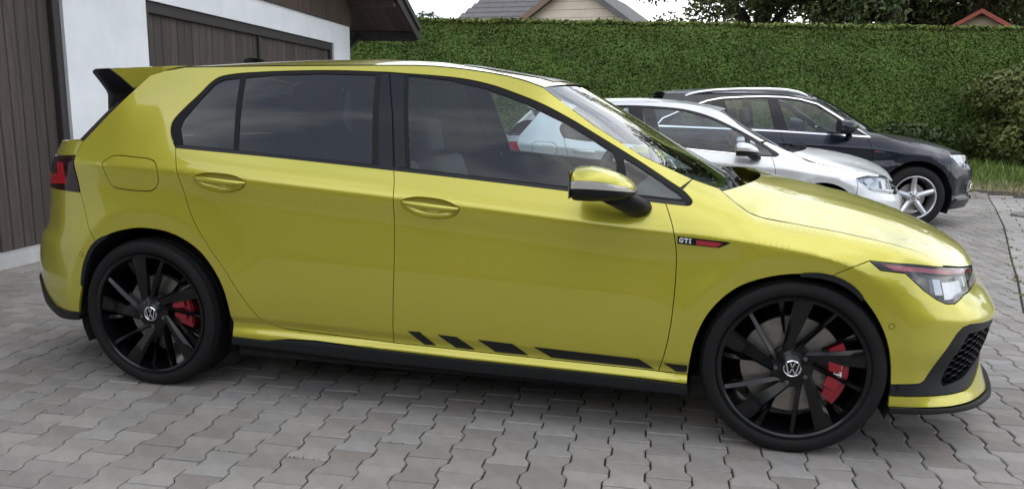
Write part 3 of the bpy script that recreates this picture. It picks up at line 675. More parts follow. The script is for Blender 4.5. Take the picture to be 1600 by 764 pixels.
# headlamps and tail lamps
hl = J(lamp_bot, lamp_top[::-1])
hh = B.panel('headlight', hl, MT['lampdark'], inset=.045, gap=-.004, thick=0)
lens = B.panel('headlight_lens', hl, MT['lens'], parents=hh, inset=.001, gap=.002, thick=0)
rim_l = shrink(hl, .0085)
B.panel('lamp_seal', hl, MT['gloss'], parents=hh, holes=[rim_l[::1]] if False else [shrink(resample(hl, .02), .006)], inset=.004, gap=.0015, thick=.04)
B.panel('light_strip', J([(2.895,.7115),(3.0,.7005),(3.165,.6865),(3.30,.6735),(3.45,.6605),(3.70,.6500)], [(3.70,.6370),(3.45,.6470),(3.30,.6600),(3.165,.6700),(3.0,.6865),(2.94,.6900)]), MT['redtrim'], parents=hh, inset=.010, gap=0, thick=.02)
for (a, b, c, d, m, ins) in ((3.105, 3.140, .604, .656, 'drl', .014), (3.320, 3.350, .614, .650, 'drl', .016), (3.155, 3.300, .584, .640, 'lampgrey', .022), (3.37, 3.52, .618, .646, 'lampgrey', .022), (3.56, 3.66, .626, .644, 'lampgrey', .02)):
    B.panel('lamp_reflector', [(a, c), (b, c-.002), (b, d-.004), (a, d)], MT[m], parents=hh, inset=ins, gap=0, thick=.02)
pj = MB()
tl = B.panel('tail_light', lamp_r, MT['lampdarkred'], inset=-.003, gap=.001, thick=.03)
B.panel('lamp_glow', [(-.405,.950),(-.385,.862),(-.55,.850),(-.72,.852),(-.72,.898),(-.55,.896),(-.455,.900),(-.47,.950)], MT['lampred'], parents=tl, inset=-.0045, gap=0, thick=.002)
B.panel('lamp_window', [(-.47,.905),(-.56,.903),(-.70,.905),(-.70,.950),(-.56,.955),(-.485,.955)], MT['inner'], parents=tl, inset=-.0042, gap=0, thick=.002)

# bonnet, windscreen, roof, tailgate glass, spoiler
hp = np.array(hoodline); E_ = SK_H.point(hp[:, 0], hp[:, 1]); nu, nvh = 40, 15
E_ = along(E_, nu)
fr_t = np.linspace(3.165, 4.061, 40); fr = SK_H.point(fr_t, np.interp(fr_t, [3.165, 3.3, 3.45, 3.58, 4.061], [.7000, .6855, .6725, .6650, .6610]))
F_ = along(fr, nvh)[::-1]                                   # centre -> edge
s_ = np.linspace(0, 1, nvh)
R_ = np.stack([2.515-.164*s_**2.6, E_[0, 1]*s_, .948+(E_[0, 2]-.948)*s_**2.2+.004*np.sin(math.pi*s_)], 1)
cx = np.array([2.515, 2.62, 2.75, 2.9, 3.0, 3.1, 3.2, 3.28, 3.335, F_[0, 0]]); cz = np.array([.948, .934, .910, .876, .847, .813, .772, .733, .697, F_[0, 2]])
C_ = along(np.stack([cx, 0*cx, cz], 1), nu)
u = np.linspace(0, 1, nu)[:, None, None]; v = s_[None, :, None]
P = (1-u)*R_[None]+u*F_[None]+(1-v)*C_[:, None]+v*E_[:, None]-((1-u)*(1-v)*R_[0]+(1-u)*v*R_[-1]+u*(1-v)*F_[0]+u*v*F_[-1])
vv = s_[None, :]; uu = np.linspace(0, 1, nu)[:, None]
P[..., 2] += (.013*np.exp(-((vv-.62)/.06)**2)*np.sin(math.pi*uu) + .009*np.exp(-((vv-.48)/.06)**2)*np.sin(math.pi*uu) + .010*np.sin(math.pi*vv)*np.sin(math.pi*uu))
PL = P[:, ::-1]*np.array([1, -1, 1.]); full = np.concatenate([PL[:, :-1], P], 1)
grid_mesh('bonnet', full[:, ::1], MT['lime'], car, flip=True)
grid_mesh('bonnet_liner', full[4:-3, 4:-4]-np.array([0, 0, .03]), MT['inner'], car, flip=True)
ap = np.array(apil); Ew = along(SK_H.point(ap[:, 0], ap[:, 1], .004), 24); Cw = along([(1.705, 0, 1.312), (1.9, 0, 1.205), (2.15, 0, 1.062), (2.40, 0, .925), (2.46, 0, .895)], 24)
W_ = across(Ew, Cw, 31, 2.2, 2.2)
grid_mesh('windscreen', W_, MT['shield'], car)
hd = W_[:2].copy(); hd[1] = W_[0]+(W_[1]-W_[0])*.5
tr = np.array(tcap(-.1477, 1.6517, 48)); tr[0] = (-.1477, 1.2633); tr[1:4, 1] = np.interp(tr[1:4, 0], [-.1477, -.10, -.02, .05], [1.2633, 1.325, 1.352, tr[5, 1]])
Er = SK_H.point(tr[3:, 0], tr[3:, 1]); rx = Er[:, 0]
zc = np.interp(rx, [-.2, -.09, .18, .5, .84, 1.11, 1.28, 1.45, 1.58, 1.66], [1.375, 1.387, 1.407, 1.421, 1.427, 1.413, 1.392, 1.362, 1.340, 1.318])
Cr = np.stack([rx+np.interp(rx, [1.2, 1.66], [0, .05]), 0*rx, zc], 1)
RF = across(Er, Cr, 33, 2.2, 2.4)
grid_mesh('roof', RF, MT['lime'], car)
sr = RF[-12:-1, 6:-6]+np.array([0, 0, .003]); grid_mesh('sunroof', sr, MT['gloss'], car)
# roof seams
for sg in (1, -1):
    q = Er*np.array([1, sg, 1])+np.array([0, 0, .0005]); MB().tube([tuple(p) for p in q[::2]], .0022, 6).build('roof_seam', MT['trim'], car)
cpp = np.array(cpil); Eg = along(SK_H.point(cpp[:, 0], cpp[:, 1], .002), 14); Cg = along([(-.635, 0, 1.035), (-.50, 0, 1.17), (-.35, 0, 1.30)], 14)
GR = across(Eg, Cg, 25, 3.0, 2.4); grid_mesh('rear_window', GR, MT['tint'], car, flip=True)
sd_ = across(Eg, Cg, 41, 3.0, 2.4)
for sl in (slice(0, 5), slice(36, 41)): grid_mesh('rear_window_edge', sd_[:, sl]+np.array([-.003, 0, .002]), MT['gloss'], car)
sp = MB(); ys = np.linspace(-.585, .585, 25); V = []; prof = [(-.08, 1.368), (-.20, 1.366), (-.30, 1.361), (-.356, 1.354), (-.352, 1.340), (-.30, 1.318), (-.235, 1.268), (-.15, 1.285), (-.08, 1.33)]
for yv in ys:
    k = 1-abs(yv/.585)**4; dz = .018*k-.004
    V += [(px-.045*k*(1 if px < -.1 else .3), yv, pz+dz) for px, pz in prof]
n = len(prof); sp.add(V, [(i*n+j, i*n+(j+1) % n, (i+1)*n+(j+1) % n, (i+1)*n+j) for i in range(24) for j in range(n)]+[tuple(range(n)), tuple(24*n+j for j in range(n))[::-1]])
spo = sp.build('roof_spoiler', MT['lime'], car, 40)
fin = [(-.440,1.338),(-.432,1.349),(-.420,1.354),(-.350,1.357),(-.29,1.318),(-.225,1.266),(-.300,1.215),(-.371,1.165),(-.366,1.242),(-.374,1.259),(-.405,1.298)]
for sg in (1, -1): 
    f = MB(); f.prism(fin, 'y', sg*.560, sg*.592); bevel(f.build('spoiler_fin', MT['gloss'], spo), .006, 2)
tl_ = MB(); V = []; pf = [(-.345, 1.358), (-.432, 1.352), (-.444, 1.338), (-.40, 1.318), (-.345, 1.335)]
for yv in np.linspace(-.565, .565, 21):
    k = 1-abs(yv/.585)**4; V += [(px-.045*k, yv, pz+.018*k-.004) for px, pz in pf]
tl_.add(V, [(i*5+j, i*5+(j+1) % 5, (i+1)*5+(j+1) % 5, (i+1)*5+j) for i in range(20) for j in range(5)]+[(0, 1, 2, 3, 4), tuple(100+j for j in (4, 3, 2, 1, 0))]); tl_.build('spoiler_edge', MT['gloss'], spo, 40)
an = MB(); A_ = []
for i, (xx, hw_, zz0, zz1) in enumerate([(.20, .004, 1.40, 1.412), (.13, .016, 1.395, 1.422), (.06, .020, 1.39, 1.434), (.01, .012, 1.385, 1.440), (-.03, .003, 1.39, 1.432)]):
    A_ += [(xx, -hw_, zz0), (xx, -hw_*.4, zz1), (xx, hw_*.4, zz1), (xx, hw_, zz0)]
an.add(A_, [(i*4+j, i*4+(j+1) % 4, (i+1)*4+(j+1) % 4, (i+1)*4+j) for i in range(4) for j in range(4)]+[(0, 1, 2, 3), (19, 18, 17, 16)]); an.build('roof_antenna', MT['gloss'], car, 45)

# door mirrors
def mirror_unit(root, sg, c, sx, sy, sz, m_cap, split=.0):
    """c: centre of the housing; glass faces the tail"""
    cx_, cy_, cz_ = c; rows = []
    S_ = [(-.50, .88, .84), (-.48, .95, .92), (-.42, .99, .98), (-.2, 1.0, 1.0), (.0, .96, .93), (.2, .86, .78), (.35, .72, .60), (.45, .54, .42), (.50, .36, .24), (.51, .2, .1)]
    def shell(a0, a1, grow=1., n=17, x0=-.5):
        V = []
        for (s, fy, fz) in S_:
            for k in range(n):
                a = a0+(a1-a0)*k/(n-1); ca, sa = math.cos(a), math.sin(a); p = 2.7
                ry = sy*.5*fy*math.copysign(abs(ca)**(2/p), ca); rz = sz*.5*fz*math.copysign(abs(sa)**(2/p), sa)
                yy = ry-(.10-.02*s)*(1-fy)*sy*0+ (1-fy)*sy*.42*(1)        # the nose of the cap leans in to the car
                zz = rz-(1-fz)*sz*.26
                V.append((cx_+s*sx, sg*(cy_+yy*grow), cz_+zz*grow))
        m = len(S_)
        return V, [(i*n+j, i*n+j+1, (i+1)*n+j+1, (i+1)*n+j) for i in range(m-1) for j in range(n-1)]+[tuple(range(n)), tuple((m-1)*n+j for j in range(n))]
    e = bpy.data.objects.new('door_mirror', None); link(e, root); e.location = (0, 0, 0)
    b = MB(); b.add(*shell(R(11), R(169))); b.build('mirror_cap', m_cap, e, 45)
    b = MB(); b.add(*shell(R(186), R(354), 1.0)); b.build('mirror_housing', MT['plastic'], e, 45)
    b = MB(); b.add(*shell(R(188), R(352), .985, 21)); b.build('mirror_housing', MT['plastic'], e, 45)
    b = MB(); b.add(*shell(R(-5), R(10), 1.008, 5)); b.add(*shell(R(170), R(185), 1.008, 5)); b.build('indicator_strip', MT['orange'], e, 45)
    g_ = MB(); g_.box(cx_-.505*sx-.004, cx_-.505*sx, *sorted((sg*(cy_-sy*.44), sg*(cy_+sy*.44))), cz_-sz*.38, cz_+sz*.38); g_.build('mirror_glass', MT['chrome'], e)
    return e
for sg in (1, -1):
    e = mirror_unit(car, sg, (1.950, -1.012, .961), .205, .225, .120, MT['lime'])
    st = MB(); V = []
    for (x_, y_, z_, a_, b_) in ((1.985, -.985, .915, .058, .028), (2.03, -.93, .890, .056, .034), (2.055, -.88, .870, .050, .036), (2.06, -.838, .866, .048, .034)):
        V += [(x_+a_*math.cos(q), sg*y_, z_+b_*math.sin(q)) for q in np.linspace(0, 2*math.pi, 13)[:-1]]
    st.add(V, [(i*12+j, i*12+(j+1) % 12, (i+1)*12+(j+1) % 12, (i+1)*12+j) for i in range(3) for j in range(12)]+[tuple(range(12))]); st.build('mirror_arm', MT['plastic'], e, 50)

# cowl, wipers
cw = MB(); cw.box(2.34, 2.52, -.62, .62, .800, .845); cw.build('cowl', MT['plastic'], car)
for (p, q, r_) in (((2.385, -.60, .905), (2.375, -.04, .950), (2.43, -.42, .885)), ((2.42, .0, .920), (2.36, .55, .935), (2.44, .15, .89))):
    wb = MB(); wb.tube([p, tuple((np.array(p)+np.array(q))/2+np.array([.005, 0, .004])), q], [.010, .008, .004], 6); wb.tube([r_, tuple((np.array(p)+np.array(q))/2+np.array([0, 0, .02]))], [.012, .007], 6); wb.build('wiper', MT['plastic'], car, 60)
cj = MB(); cj.tube([(2.345, -.60, .890), (2.362, -.575, .915), (2.392, -.56, .895)], [.014, .018, .012], 8); cj.build('wiper_hinge', MT['lampdark'], car, 60)

# wheels, arches, underbody
ZH = .3185
for x_, f_ in ((0.0, False), (2.631, True)):
    wheel_golf(car, x_, -.7675, ZH, False, f_, R(0 if f_ else 15)); wheel_golf(car, x_, .7675, ZH, True, f_, R(20))
for (cx_, cz_, r_) in ((.02, .33, .385), (2.615, .318, .372)):
    for sg in (1, -1):
        l = MB(); n = 24; V = []
        for k in range(n+1):
            a = R(-25)+R(230)*k/n
            for y_ in (.868, .56): V.append((cx_+r_*math.cos(a), -sg*y_, cz_+r_*math.sin(a)))
        V2 = len(V); F = [(2*k, 2*k+1, 2*k+3, 2*k+2) for k in range(n)]
        l.add(V, F+[tuple(2*k+1 for k in range(n+1))]); l.build('wheel_arch', MT['liner'], car)
ub = MB(); ub.box(-.70, -.02-.38, -.62, .62, .20, .30); ub.box(.40, 2.24, -.84, .84, .165, .24); ub.box(-.4, .4, -.50, .50, .18, .50); ub.box(2.24, 3.0, -.50, .50, .17, .50); ub.box(3.0, 3.30, -.60, .60, .17, .30); ub.build('underbody', MT['liner'], car)

# cabin
def seat(parent, x, y, rear=False, wd=.50, s=1.0, z0=.0):
    e = bpy.data.objects.new('rear_bench' if rear else 'front_seat', None); link(e, parent); e.location = (x, y, z0)
    c = MB(); c.box(-.25, .27, -wd/2, wd/2, .34, .50); bevel(c.build('seat_cushion', MT['seat'], e), .05, 3)
    b = MB(); b.box(-.07, .07, -wd/2, wd/2, 0, .62*s, Matrix.Translation((-.24, 0, .44)) @ Matrix.Rotation(R(-20), 4, 'Y')); bevel(b.build('seat_back', MT['seat'], e), .05, 3)
    for yy in ((0,) if not rear else (-wd*.3, wd*.3)):
        h = MB(); h.box(-.045, .045, -.13+yy, .13+yy, 0, .19, Matrix.Translation((-.475, 0, 1.07*s+.0)) @ Matrix.Rotation(R(-12), 4, 'Y')); bevel(h.build('headrest', MT['seat'], e), .04, 3)
    return e
for y_ in (-.36, .36): seat(car, 1.32, y_, False, .48, .95, -.04)
seat(car, .52, 0, True, 1.18, .9, -.02)
d = MB(); d.prism([(1.93, .60), (2.32, .60), (2.34, .86), (2.20, .885), (1.98, .870), (1.90, .80)], 'y', -.74, .74); bevel(d.build('dashboard', MT['dash'], car), .02, 2)
sw = MB(); Mx = Matrix.Translation((1.74, .36, .86)) @ Matrix.Rotation(R(-66), 4, 'Y')
ring = [tuple(Mx @ Vector((.185*math.cos(a), .185*math.sin(a), 0))) for a in np.linspace(0, 2*math.pi, 33)]
sw.tube(ring, .016, 8, False); sw.box(-.18, .18, -.02, .02, -.02, .02, Mx); sw.box(-.07, .07, -.06, .06, -.03, .03, Mx); sw.tube([(1.76, .36, .85), (2.0, .36, .76)], .03, 8); sw.build('steering_wheel', MT['dash'], car, 40)
fl = MB(); fl.box(-.1, 2.2, -.78, .78, .24, .32); fl.box(-.55, .25, -.55, .55, .50, .86); fl.build('cabin_floor', MT['inner'], car)
hb = W_[0:1].copy()
rl = RF[:, 3:-3]-np.array([0, 0, .035]); grid_mesh('headliner', rl, MT['dash'], car)
rvm = MB(); rvm.box(1.71, 1.74, -.12, .12, 1.20, 1.265); bevel(rvm.build('interior_mirror', MT['dash'], car), .01, 2)
# ------------------------------------------------------------------ ground
def sstep(a, b, x):
    t = np.clip((np.asarray(x, float)-a)/(b-a), 0, 1); return t*t*(3-2*t)
def gz(x, y):
    """the yard falls a little away from the camera, the verge rises again to the hedge"""
    return -.107*sstep(.9, 5.2, y)+.36*sstep(11.2, 15.5, np.asarray(y, float)-.21*(np.asarray(x, float)-8.4))
def tint_attr(o, cols):
    a = o.data.color_attributes.new('tint', 'FLOAT_COLOR', 'POINT'); a.data.foreach_set('color', np.asarray(cols, np.float32).ravel())
def attr_mat(name, rough, nscale, namp, bump=.3, bscale=200., spec=.4, speck=0., stain=0.):
    m = mat(name, (.3, .3, .3), rough, spec=spec); t = m.node_tree; b = t.nodes['Principled BSDF']
    at = N(t, 'ShaderNodeAttribute', attribute_name='tint'); tc = N(t, 'ShaderNodeTexCoord')
    n = N(t, 'ShaderNodeTexNoise', i_Scale=nscale, i_Detail=8.0, i_Roughness=.7); t.links.new(tc.outputs['Object'], n.inputs['Vector'])
    mr = N(t, 'ShaderNodeMapRange'); mr.inputs['From Min'].default_value = .3; mr.inputs['From Max'].default_value = .7
    mr.inputs['To Min'].default_value = 1-namp; mr.inputs['To Max'].default_value = 1+namp; t.links.new(n.outputs['Fac'], mr.inputs['Value'])
    v = N(t, 'ShaderNodeVectorMath', operation='SCALE'); t.links.new(at.outputs['Color'], v.inputs[0]); t.links.new(mr.outputs[0], v.inputs['Scale'])
    last = v.outputs[0]
    if stain:
        n3 = N(t, 'ShaderNodeTexNoise', i_Scale=1.3, i_Detail=5.0, i_Roughness=.65); t.links.new(tc.outputs['Object'], n3.inputs['Vector'])
        m3 = N(t, 'ShaderNodeMapRange'); m3.inputs['From Min'].default_value = .35; m3.inputs['From Max'].default_value = .7
        m3.inputs['To Min'].default_value = 1-stain; m3.inputs['To Max'].default_value = 1+stain*.5; t.links.new(n3.outputs['Fac'], m3.inputs['Value'])
        v3 = N(t, 'ShaderNodeVectorMath', operation='SCALE'); t.links.new(last, v3.inputs[0]); t.links.new(m3.outputs[0], v3.inputs['Scale']); last = v3.outputs[0]
    if speck:
        vo = N(t, 'ShaderNodeTexNoise', i_Scale=420., i_Detail=2.0); t.links.new(tc.outputs['Object'], vo.inputs['Vector'])
        m2 = N(t, 'ShaderNodeMapRange'); m2.inputs['From Min'].default_value = .3; m2.inputs['From Max'].default_value = .7
        m2.inputs['To Min'].default_value = 1-speck; m2.inputs['To Max'].default_value = 1+speck; t.links.new(vo.outputs['Fac'], m2.inputs['Value'])
        v2 = N(t, 'ShaderNodeVectorMath', operation='SCALE'); t.links.new(last, v2.inputs[0]); t.links.new(m2.outputs[0], v2.inputs['Scale']); last = v2.outputs[0]
    t.links.new(last, b.inputs['Base Color'])
    n2 = N(t, 'ShaderNodeTexNoise', i_Scale=bscale, i_Detail=4.0); t.links.new(tc.outputs['Object'], n2.inputs['Vector'])
    bp = N(t, 'ShaderNodeBump', i_Strength=bump, i_Distance=.004); t.links.new(n2.outputs['Fac'], bp.inputs['Height']); t.links.new(bp.outputs['Normal'], b.inputs['Normal'])
    return m
M_PAVE = attr_mat('paving_stone', .85, 14., .10, .5, 260., speck=.28, stain=.24)
M_SAND = mat('joint_sand', (.040, .032, .025), .95, noise=.5, nscale=14., bump=.3, bscale=120, var=(.02, .02, .016))
M_EARTH = mat('verge_earth', (.22, .18, .125), .95, noise=.5, nscale=3., bump=.6, bscale=40, var=(.06, .085, .025))
xs = np.concatenate([[-220, -90, -40, -20], np.arange(-12, 14.1, .5), [20, 40, 90, 220]]); ys = np.concatenate([[-220, -60, -20, -8], np.arange(-5, 24.1, .5), [30, 45, 90, 300]])
def sheet(name, xs, ys, dz, m, parent=None):
    X, Y = np.meshgrid(xs, ys, indexing='ij'); Z = gz(X, Y)+dz; n, k = X.shape
    V = np.stack([X, Y, Z], -1).reshape(-1, 3); F = [(i*k+j, (i+1)*k+j, (i+1)*k+j+1, i*k+j+1) for i in range(n-1) for j in range(k-1)]
    return mesh_from(name, V, F, m, parent, True)
tag(sheet('ground', xs, ys, -.030, M_EARTH), kind='structure')
def edge_x(y):            # joint between the double-T stones and the slab lane on the right
    return np.interp(y, [-6, 2.0, 3.57, 7.44, 9.8, 13], [2.6, 4.33, 4.79, 5.86, 6.45, 7.2])
def sheet2(name, x0, x1, ys, dz, m):
    V = []; k = len(ys); nx = 24; F = []
    for i in range(nx+1):
        for y in ys:
            a, b = (x0, edge_x(y)) if x0 is not None else (edge_x(y), x1); x = a+(b-a)*i/nx; V.append((x, y, float(gz(x, y))+dz))
    return mesh_from(name, V, [(i*k+j, (i+1)*k+j, (i+1)*k+j+1, i*k+j+1) for i in range(nx) for j in range(k-1)], m, None, True)
pav = sheet2('paving', -9, None, np.arange(-7, 12.41, .3), -.012, M_SAND); tag(pav, kind='structure')

PO = np.array([2.18957, -.62440]); PA, PU, PV = .070532, .138998, .195860
eU = np.array([math.cos(PA), math.sin(PA)]); eV = np.array([math.sin(PA), -math.cos(PA)])
def stone(k):
    """double-T outline in the stone's own plane, slightly different for each k"""
    r = np.random.default_rng(k); g = .0030; W, w_, Lh = .0790-g, .0600-g, PV/2-g; a, b = .062, .032
    q = [(-W, -Lh), (W, -Lh), (W, -a), (w_, -b), (w_, b), (W, a), (W, Lh), (-W, Lh), (-W, a), (-w_, b), (-w_, -b), (-W, -a)]
    return np.array(q)+r.normal(0, .0006, (12, 2))
def stone_mesh(k, inset=.0045, drop=.0035, deep=.014):
    q = stone(k); t = shrink(q, inset); V = [(*p, 0.) for p in t]+[(*p, -drop) for p in q]+[(*p, -deep) for p in q]
    F = [tuple(range(12))]+[(12+i, 12+(i+1) % 12, (i+1) % 12, i) for i in range(12)]+[(24+i, 24+(i+1) % 12, 12+(i+1) % 12, 12+i) for i in range(12)]
    return np.array(V), F
def stone_tint(n, rng):
    c = np.tile(np.array([.282, .266, .248]), (n, 1))*rng.uniform(.91, 1.08, (n, 1))
    k = rng.random(n); c = np.where((k < .22)[:, None], c*np.array([.91, .875, .865]), c); c = np.where((k > .86)[:, None], c*np.array([.98, 1.0, 1.03]), c)
    return np.c_[c, np.ones(n)]
cells = []
for c in range(-75, 40):
    for r in range(-75, 45):
        p = PO+c*PU*eU+(r+.5+(.5 if c % 2 else 0))*PV*eV
        if -8.5 < p[0] < edge_x(p[1])-.09 and -5.5 < p[1] < 11.9: cells.append(p)
cells = np.array(cells)
def to_px(P):
    q = (cam.matrix_world.inverted() @ Vector(P)); return (800+CAM_F*q.x/-q.z, CAM_CY-CAM_F*q.y/-q.z, -q.z)
px = np.array([to_px((p[0], p[1], 0)) for p in cells])
size = np.where((px[:, 2] > .3) & (px[:, 0] > -40) & (px[:, 0] < 1640) & (px[:, 1] < 800) & (px[:, 1] > 0), 1/np.maximum(px[:, 2], .3), 0)
size = np.where((cells[:, 0] > -.5) & (cells[:, 0] < 3.0) & (cells[:, 1] > -.62) & (cells[:, 1] < .9), size*.3, size)
order = np.argsort(-size); near = order[:298]; far = np.sort(order[298:])
keep = (px[far, 2] > -50); far = far[keep]
rot = math.atan2(eU[1], eU[0])
kinds = []
tv = stone_tint(28, np.random.default_rng(3))
for k in range(28):
    V, F = stone_mesh(k); o = mesh_from('paver', V, F, M_PAVE); tint_attr(o, np.tile(tv[k], (len(V), 1))); kinds.append(o.data); bpy.data.objects.remove(o)
for i in near:
    k = int(RNG.integers(0, 28)); o = bpy.data.objects.new('paver', kinds[k]); link(o, pav); p = cells[i]
    o.location = (p[0], p[1], float(gz(*p))+RNG.uniform(-.0012, .0012)); o.rotation_euler = (RNG.normal(0, .006), RNG.normal(0, .006), rot+(math.pi if RNG.random() < .5 else 0)+RNG.normal(0, .004))
VV = []; FF = []; CC = []; b = 0; ct = stone_tint(len(far), np.random.default_rng(5)); Rm2 = np.array([[math.cos(rot), -math.sin(rot)], [math.sin(rot), math.cos(rot)]])
bases = [stone_mesh(k) for k in range(12)]
for n_, i in enumerate(far):
    V, F = bases[n_ % 12]; p = cells[i]; q = V.copy(); q[:, :2] = V[:, :2]@Rm2.T+p; q[:, 2] += float(gz(*p))+RNG.uniform(-.0015, .0015)
    VV.append(q); FF += [tuple(x+b for x in f) for f in F]; CC.append(np.tile(ct[n_], (len(V), 1))); b += len(V)
def clip_edge(Q):      # stones cut along the lane
    out = []; f = lambda p: edge_x(p[1])-.006-p[0]
    for i in range(len(Q)):
        a, c_ = Q[i], Q[(i+1) % len(Q)]; fa, fc = f(a), f(c_)
        if fa >= 0: out.append(a)
        if fa*fc < 0: out.append(a+(c_-a)*fa/(fa-fc))
    return np.array(out)
for c in range(-75, 60):
    for r in range(-75, 45):
        p = PO+c*PU*eU+(r+.5+(.5 if c % 2 else 0))*PV*eV
        if not (edge_x(p[1])-.09 <= p[0] < edge_x(p[1])+.07 and -5.5 < p[1] < 11.9): continue
        q = clip_edge(stone(c % 12)@Rm2.T+p)
        if len(q) < 3 or area(q) < .002: continue
        t_ = p+(q-p)*.96 if False else q.mean(0)+(q-q.mean(0))*.955; z = float(gz(*p)); n_ = len(q)
        VV.append(np.r_[np.c_[t_, np.full(n_, z)], np.c_[q, np.full(n_, z-.0035)], np.c_[q, np.full(n_, z-.014)]]); FF += [tuple(b+i for i in range(n_))]+[(b+k*n_+n_+i, b+k*n_+n_+(i+1) % n_, b+k*n_+(i+1) % n_, b+k*n_+i) for k in (0, 1) for i in range(n_)]
        CC.append(np.tile(stone_tint(1, RNG)[0], (3*n_, 1))); b += 3*n_
o = mesh_from('pavers', np.concatenate(VV), FF, M_PAVE, pav); tint_attr(o, np.concatenate(CC)); tag(o, kind='stuff')

# slab lane on the right, with weeds in the joint
lane = sheet2('lane', None, 12.5, np.arange(-7, 12.41, .3), -.012, M_SAND); tag(lane, kind='structure')
VV = []; FF = []; CC = []; b = 0; rng = np.random.default_rng(9); la = R(15.2); ex = np.array([math.cos(R(9)), math.sin(R(9))]); ey = np.array([-math.sin(R(9)), math.cos(R(9))])
singles = []
for j in range(0, 60):
    y0 = -3+j*.30
    for i in range(0, 24):
        a0 = max(0., i*.40-(.2 if j % 2 else 0))+.012; a1 = (i+1)*.40-(.2 if j % 2 else 0)-.002; e0, e1 = np.array([edge_x(y0), y0]), np.array([edge_x(y0+.296), y0+.296])
        q = np.array([e0+ex*a0, e0+ex*a1, e1+ex*a1, e1+ex*a0]); p = q.mean(0); t_ = shrink(q, .004); z = float(gz(*p))+rng.uniform(-.0015, .0015)
        if p[0] > 11.8 or p[1] > 11.6: continue
        V = [(*a, z) for a in t_]+[(*a, z-.004) for a in q]+[(*a, z-.016) for a in q]; F = [(0, 1, 2, 3)]+[(4+k, 4+(k+1) % 4, (k+1) % 4, k) for k in range(4)]+[(8+k, 8+(k+1) % 4, 4+(k+1) % 4, 4+k) for k in range(4)]
        tn = np.array([.32, .305, .288])*rng.uniform(.88, 1.1); U = to_px((*p, z))
        if 0 < U[0] < 1640 and 250 < U[1] < 790 and U[2] > 0:
            V2 = np.array(V)-np.array([p[0], p[1], z]); o = mesh_from('slab', V2, F, M_PAVE, lane); o.location = (p[0], p[1], z); tint_attr(o, np.tile([*tn, 1], (12, 1))); continue
        VV += V; FF += [tuple(x+b for x in f) for f in F]; CC += [[*tn, 1]]*12; b += 12
o = mesh_from('slabs', VV, FF, M_PAVE, lane); tint_attr(o, CC); tag(o, kind='stuff')
# sunk cover stone at the far end of the lane
cv = MB(); n = 20; pts = [(6.62+.62*math.cos(2*math.pi*k/n)*1.25+.5, 8.75+.46*math.sin(2*math.pi*k/n)) for k in range(n)]
cv.prism(pts, 'z', -.150, -.075); o = cv.build('drain_cover', mat('dark_concrete', (.20, .19, .18), .9, noise=.4, nscale=9, bump=.4), None); bevel(o, .02, 2)
tag(o, 'flat dark rounded concrete cover set into the slabs at the far right', 'drain cover')
# leaf litter: small triangles / blades
M_GRASS = attr_mat('grass_blade', .7, 3., .2, 0.)
def blades(name, P, h, lean, wd, cols, parent=None, m=None):
    n = len(P); a = RNG.uniform(0, 2*math.pi, n); d = np.c_[np.cos(a), np.sin(a), np.zeros(n)]; b_ = RNG.uniform(0, 2*math.pi, n)
    tip = P+np.c_[np.cos(b_)*lean*h, np.sin(b_)*lean*h, h]; L_ = P-d*(wd*.5)[:, None]; R_ = P+d*(wd*.5)[:, None]; mid = (P+tip)/2+np.c_[np.zeros((n, 2)), h*.12]
    V = np.stack([L_, R_, mid+d*(wd*.35)[:, None], mid-d*(wd*.35)[:, None], tip], 1).reshape(-1, 3)
    F = []
    for i in range(n): k = i*5; F += [(k, k+1, k+2, k+3), (k+3, k+2, k+4)]
    o = mesh_from(name, V, F, m or M_GRASS, parent); tint_attr(o, np.repeat(np.c_[cols, np.ones(n)], 5, 0)); return o
n = 26000; x = RNG.uniform(3.2, 15, n); y = RNG.uniform(10.6, 16.6, n)
dens = sstep(11.6, 13.2, y-.21*(x-8.4)+RNG.normal(0, .5, n)+.7*np.sin(x*2.1)*np.cos(y*1.3)); k = RNG.random(n) < dens; x, y = x[k], y[k]
hh = RNG.uniform(.05, .16, len(x))*(1+.8*(np.sin(x*1.7+y) > .6)); g = RNG.random((len(x), 1))
dry = np.clip(1.6-sstep(11.8, 13.6, y-.21*(x-8.4))*1.9+RNG.normal(0, .25, len(x)), 0, 1)[:, None]
col = (np.array([[.075, .13, .02]])*(1-g)+np.array([[.13, .20, .035]])*g)*(1-dry)+np.array([[.24, .20, .10]])*dry
tag(blades('grass', np.c_[x, y, gz(x, y)-.03], hh, .5, RNG.uniform(.012, .03, len(x)), col), kind='stuff')
P = []
for (yy, nn, sp) in ((3.3, 60, .10), (3.6, 40, .08), (4.25, 50, .12), (4.8, 30, .1), (5.6, 60, .16), (6.3, 20, .1), (7.0, 30, .1), (8.7, 160, .30), (9.3, 90, .3), (2.6, 40, .1)):
    P.append(np.c_[edge_x(yy)+.02+RNG.normal(0, .025+.25*(yy > 8), nn), yy+RNG.normal(0, sp, nn)])
P = np.concatenate(P); c = np.array([.15, .15, .03])*RNG.uniform(.6, 1.3, (len(P), 1))
tag(blades('weeds', np.c_[P, gz(P[:, 0], P[:, 1])-.006], RNG.uniform(.008, .028, len(P)), .9, RNG.uniform(.006, .014, len(P)), c), kind='stuff')
# moss in a few near joints
q = cells[near][RNG.integers(0, len(near), 26)]; P = np.repeat(q, 14, 0)+eV*PV*.5+np.outer(RNG.normal(0, .03, 26*14), eU)+RNG.normal(0, .003, (26*14, 2)); c = np.array([.10, .11, .025])*RNG.uniform(.5, 1.3, (len(P), 1))
tag(blades('moss', np.c_[P, np.full(len(P), -.006)], RNG.uniform(.004, .011, len(P)), .7, RNG.uniform(.004, .008, len(P)), c), kind='stuff')
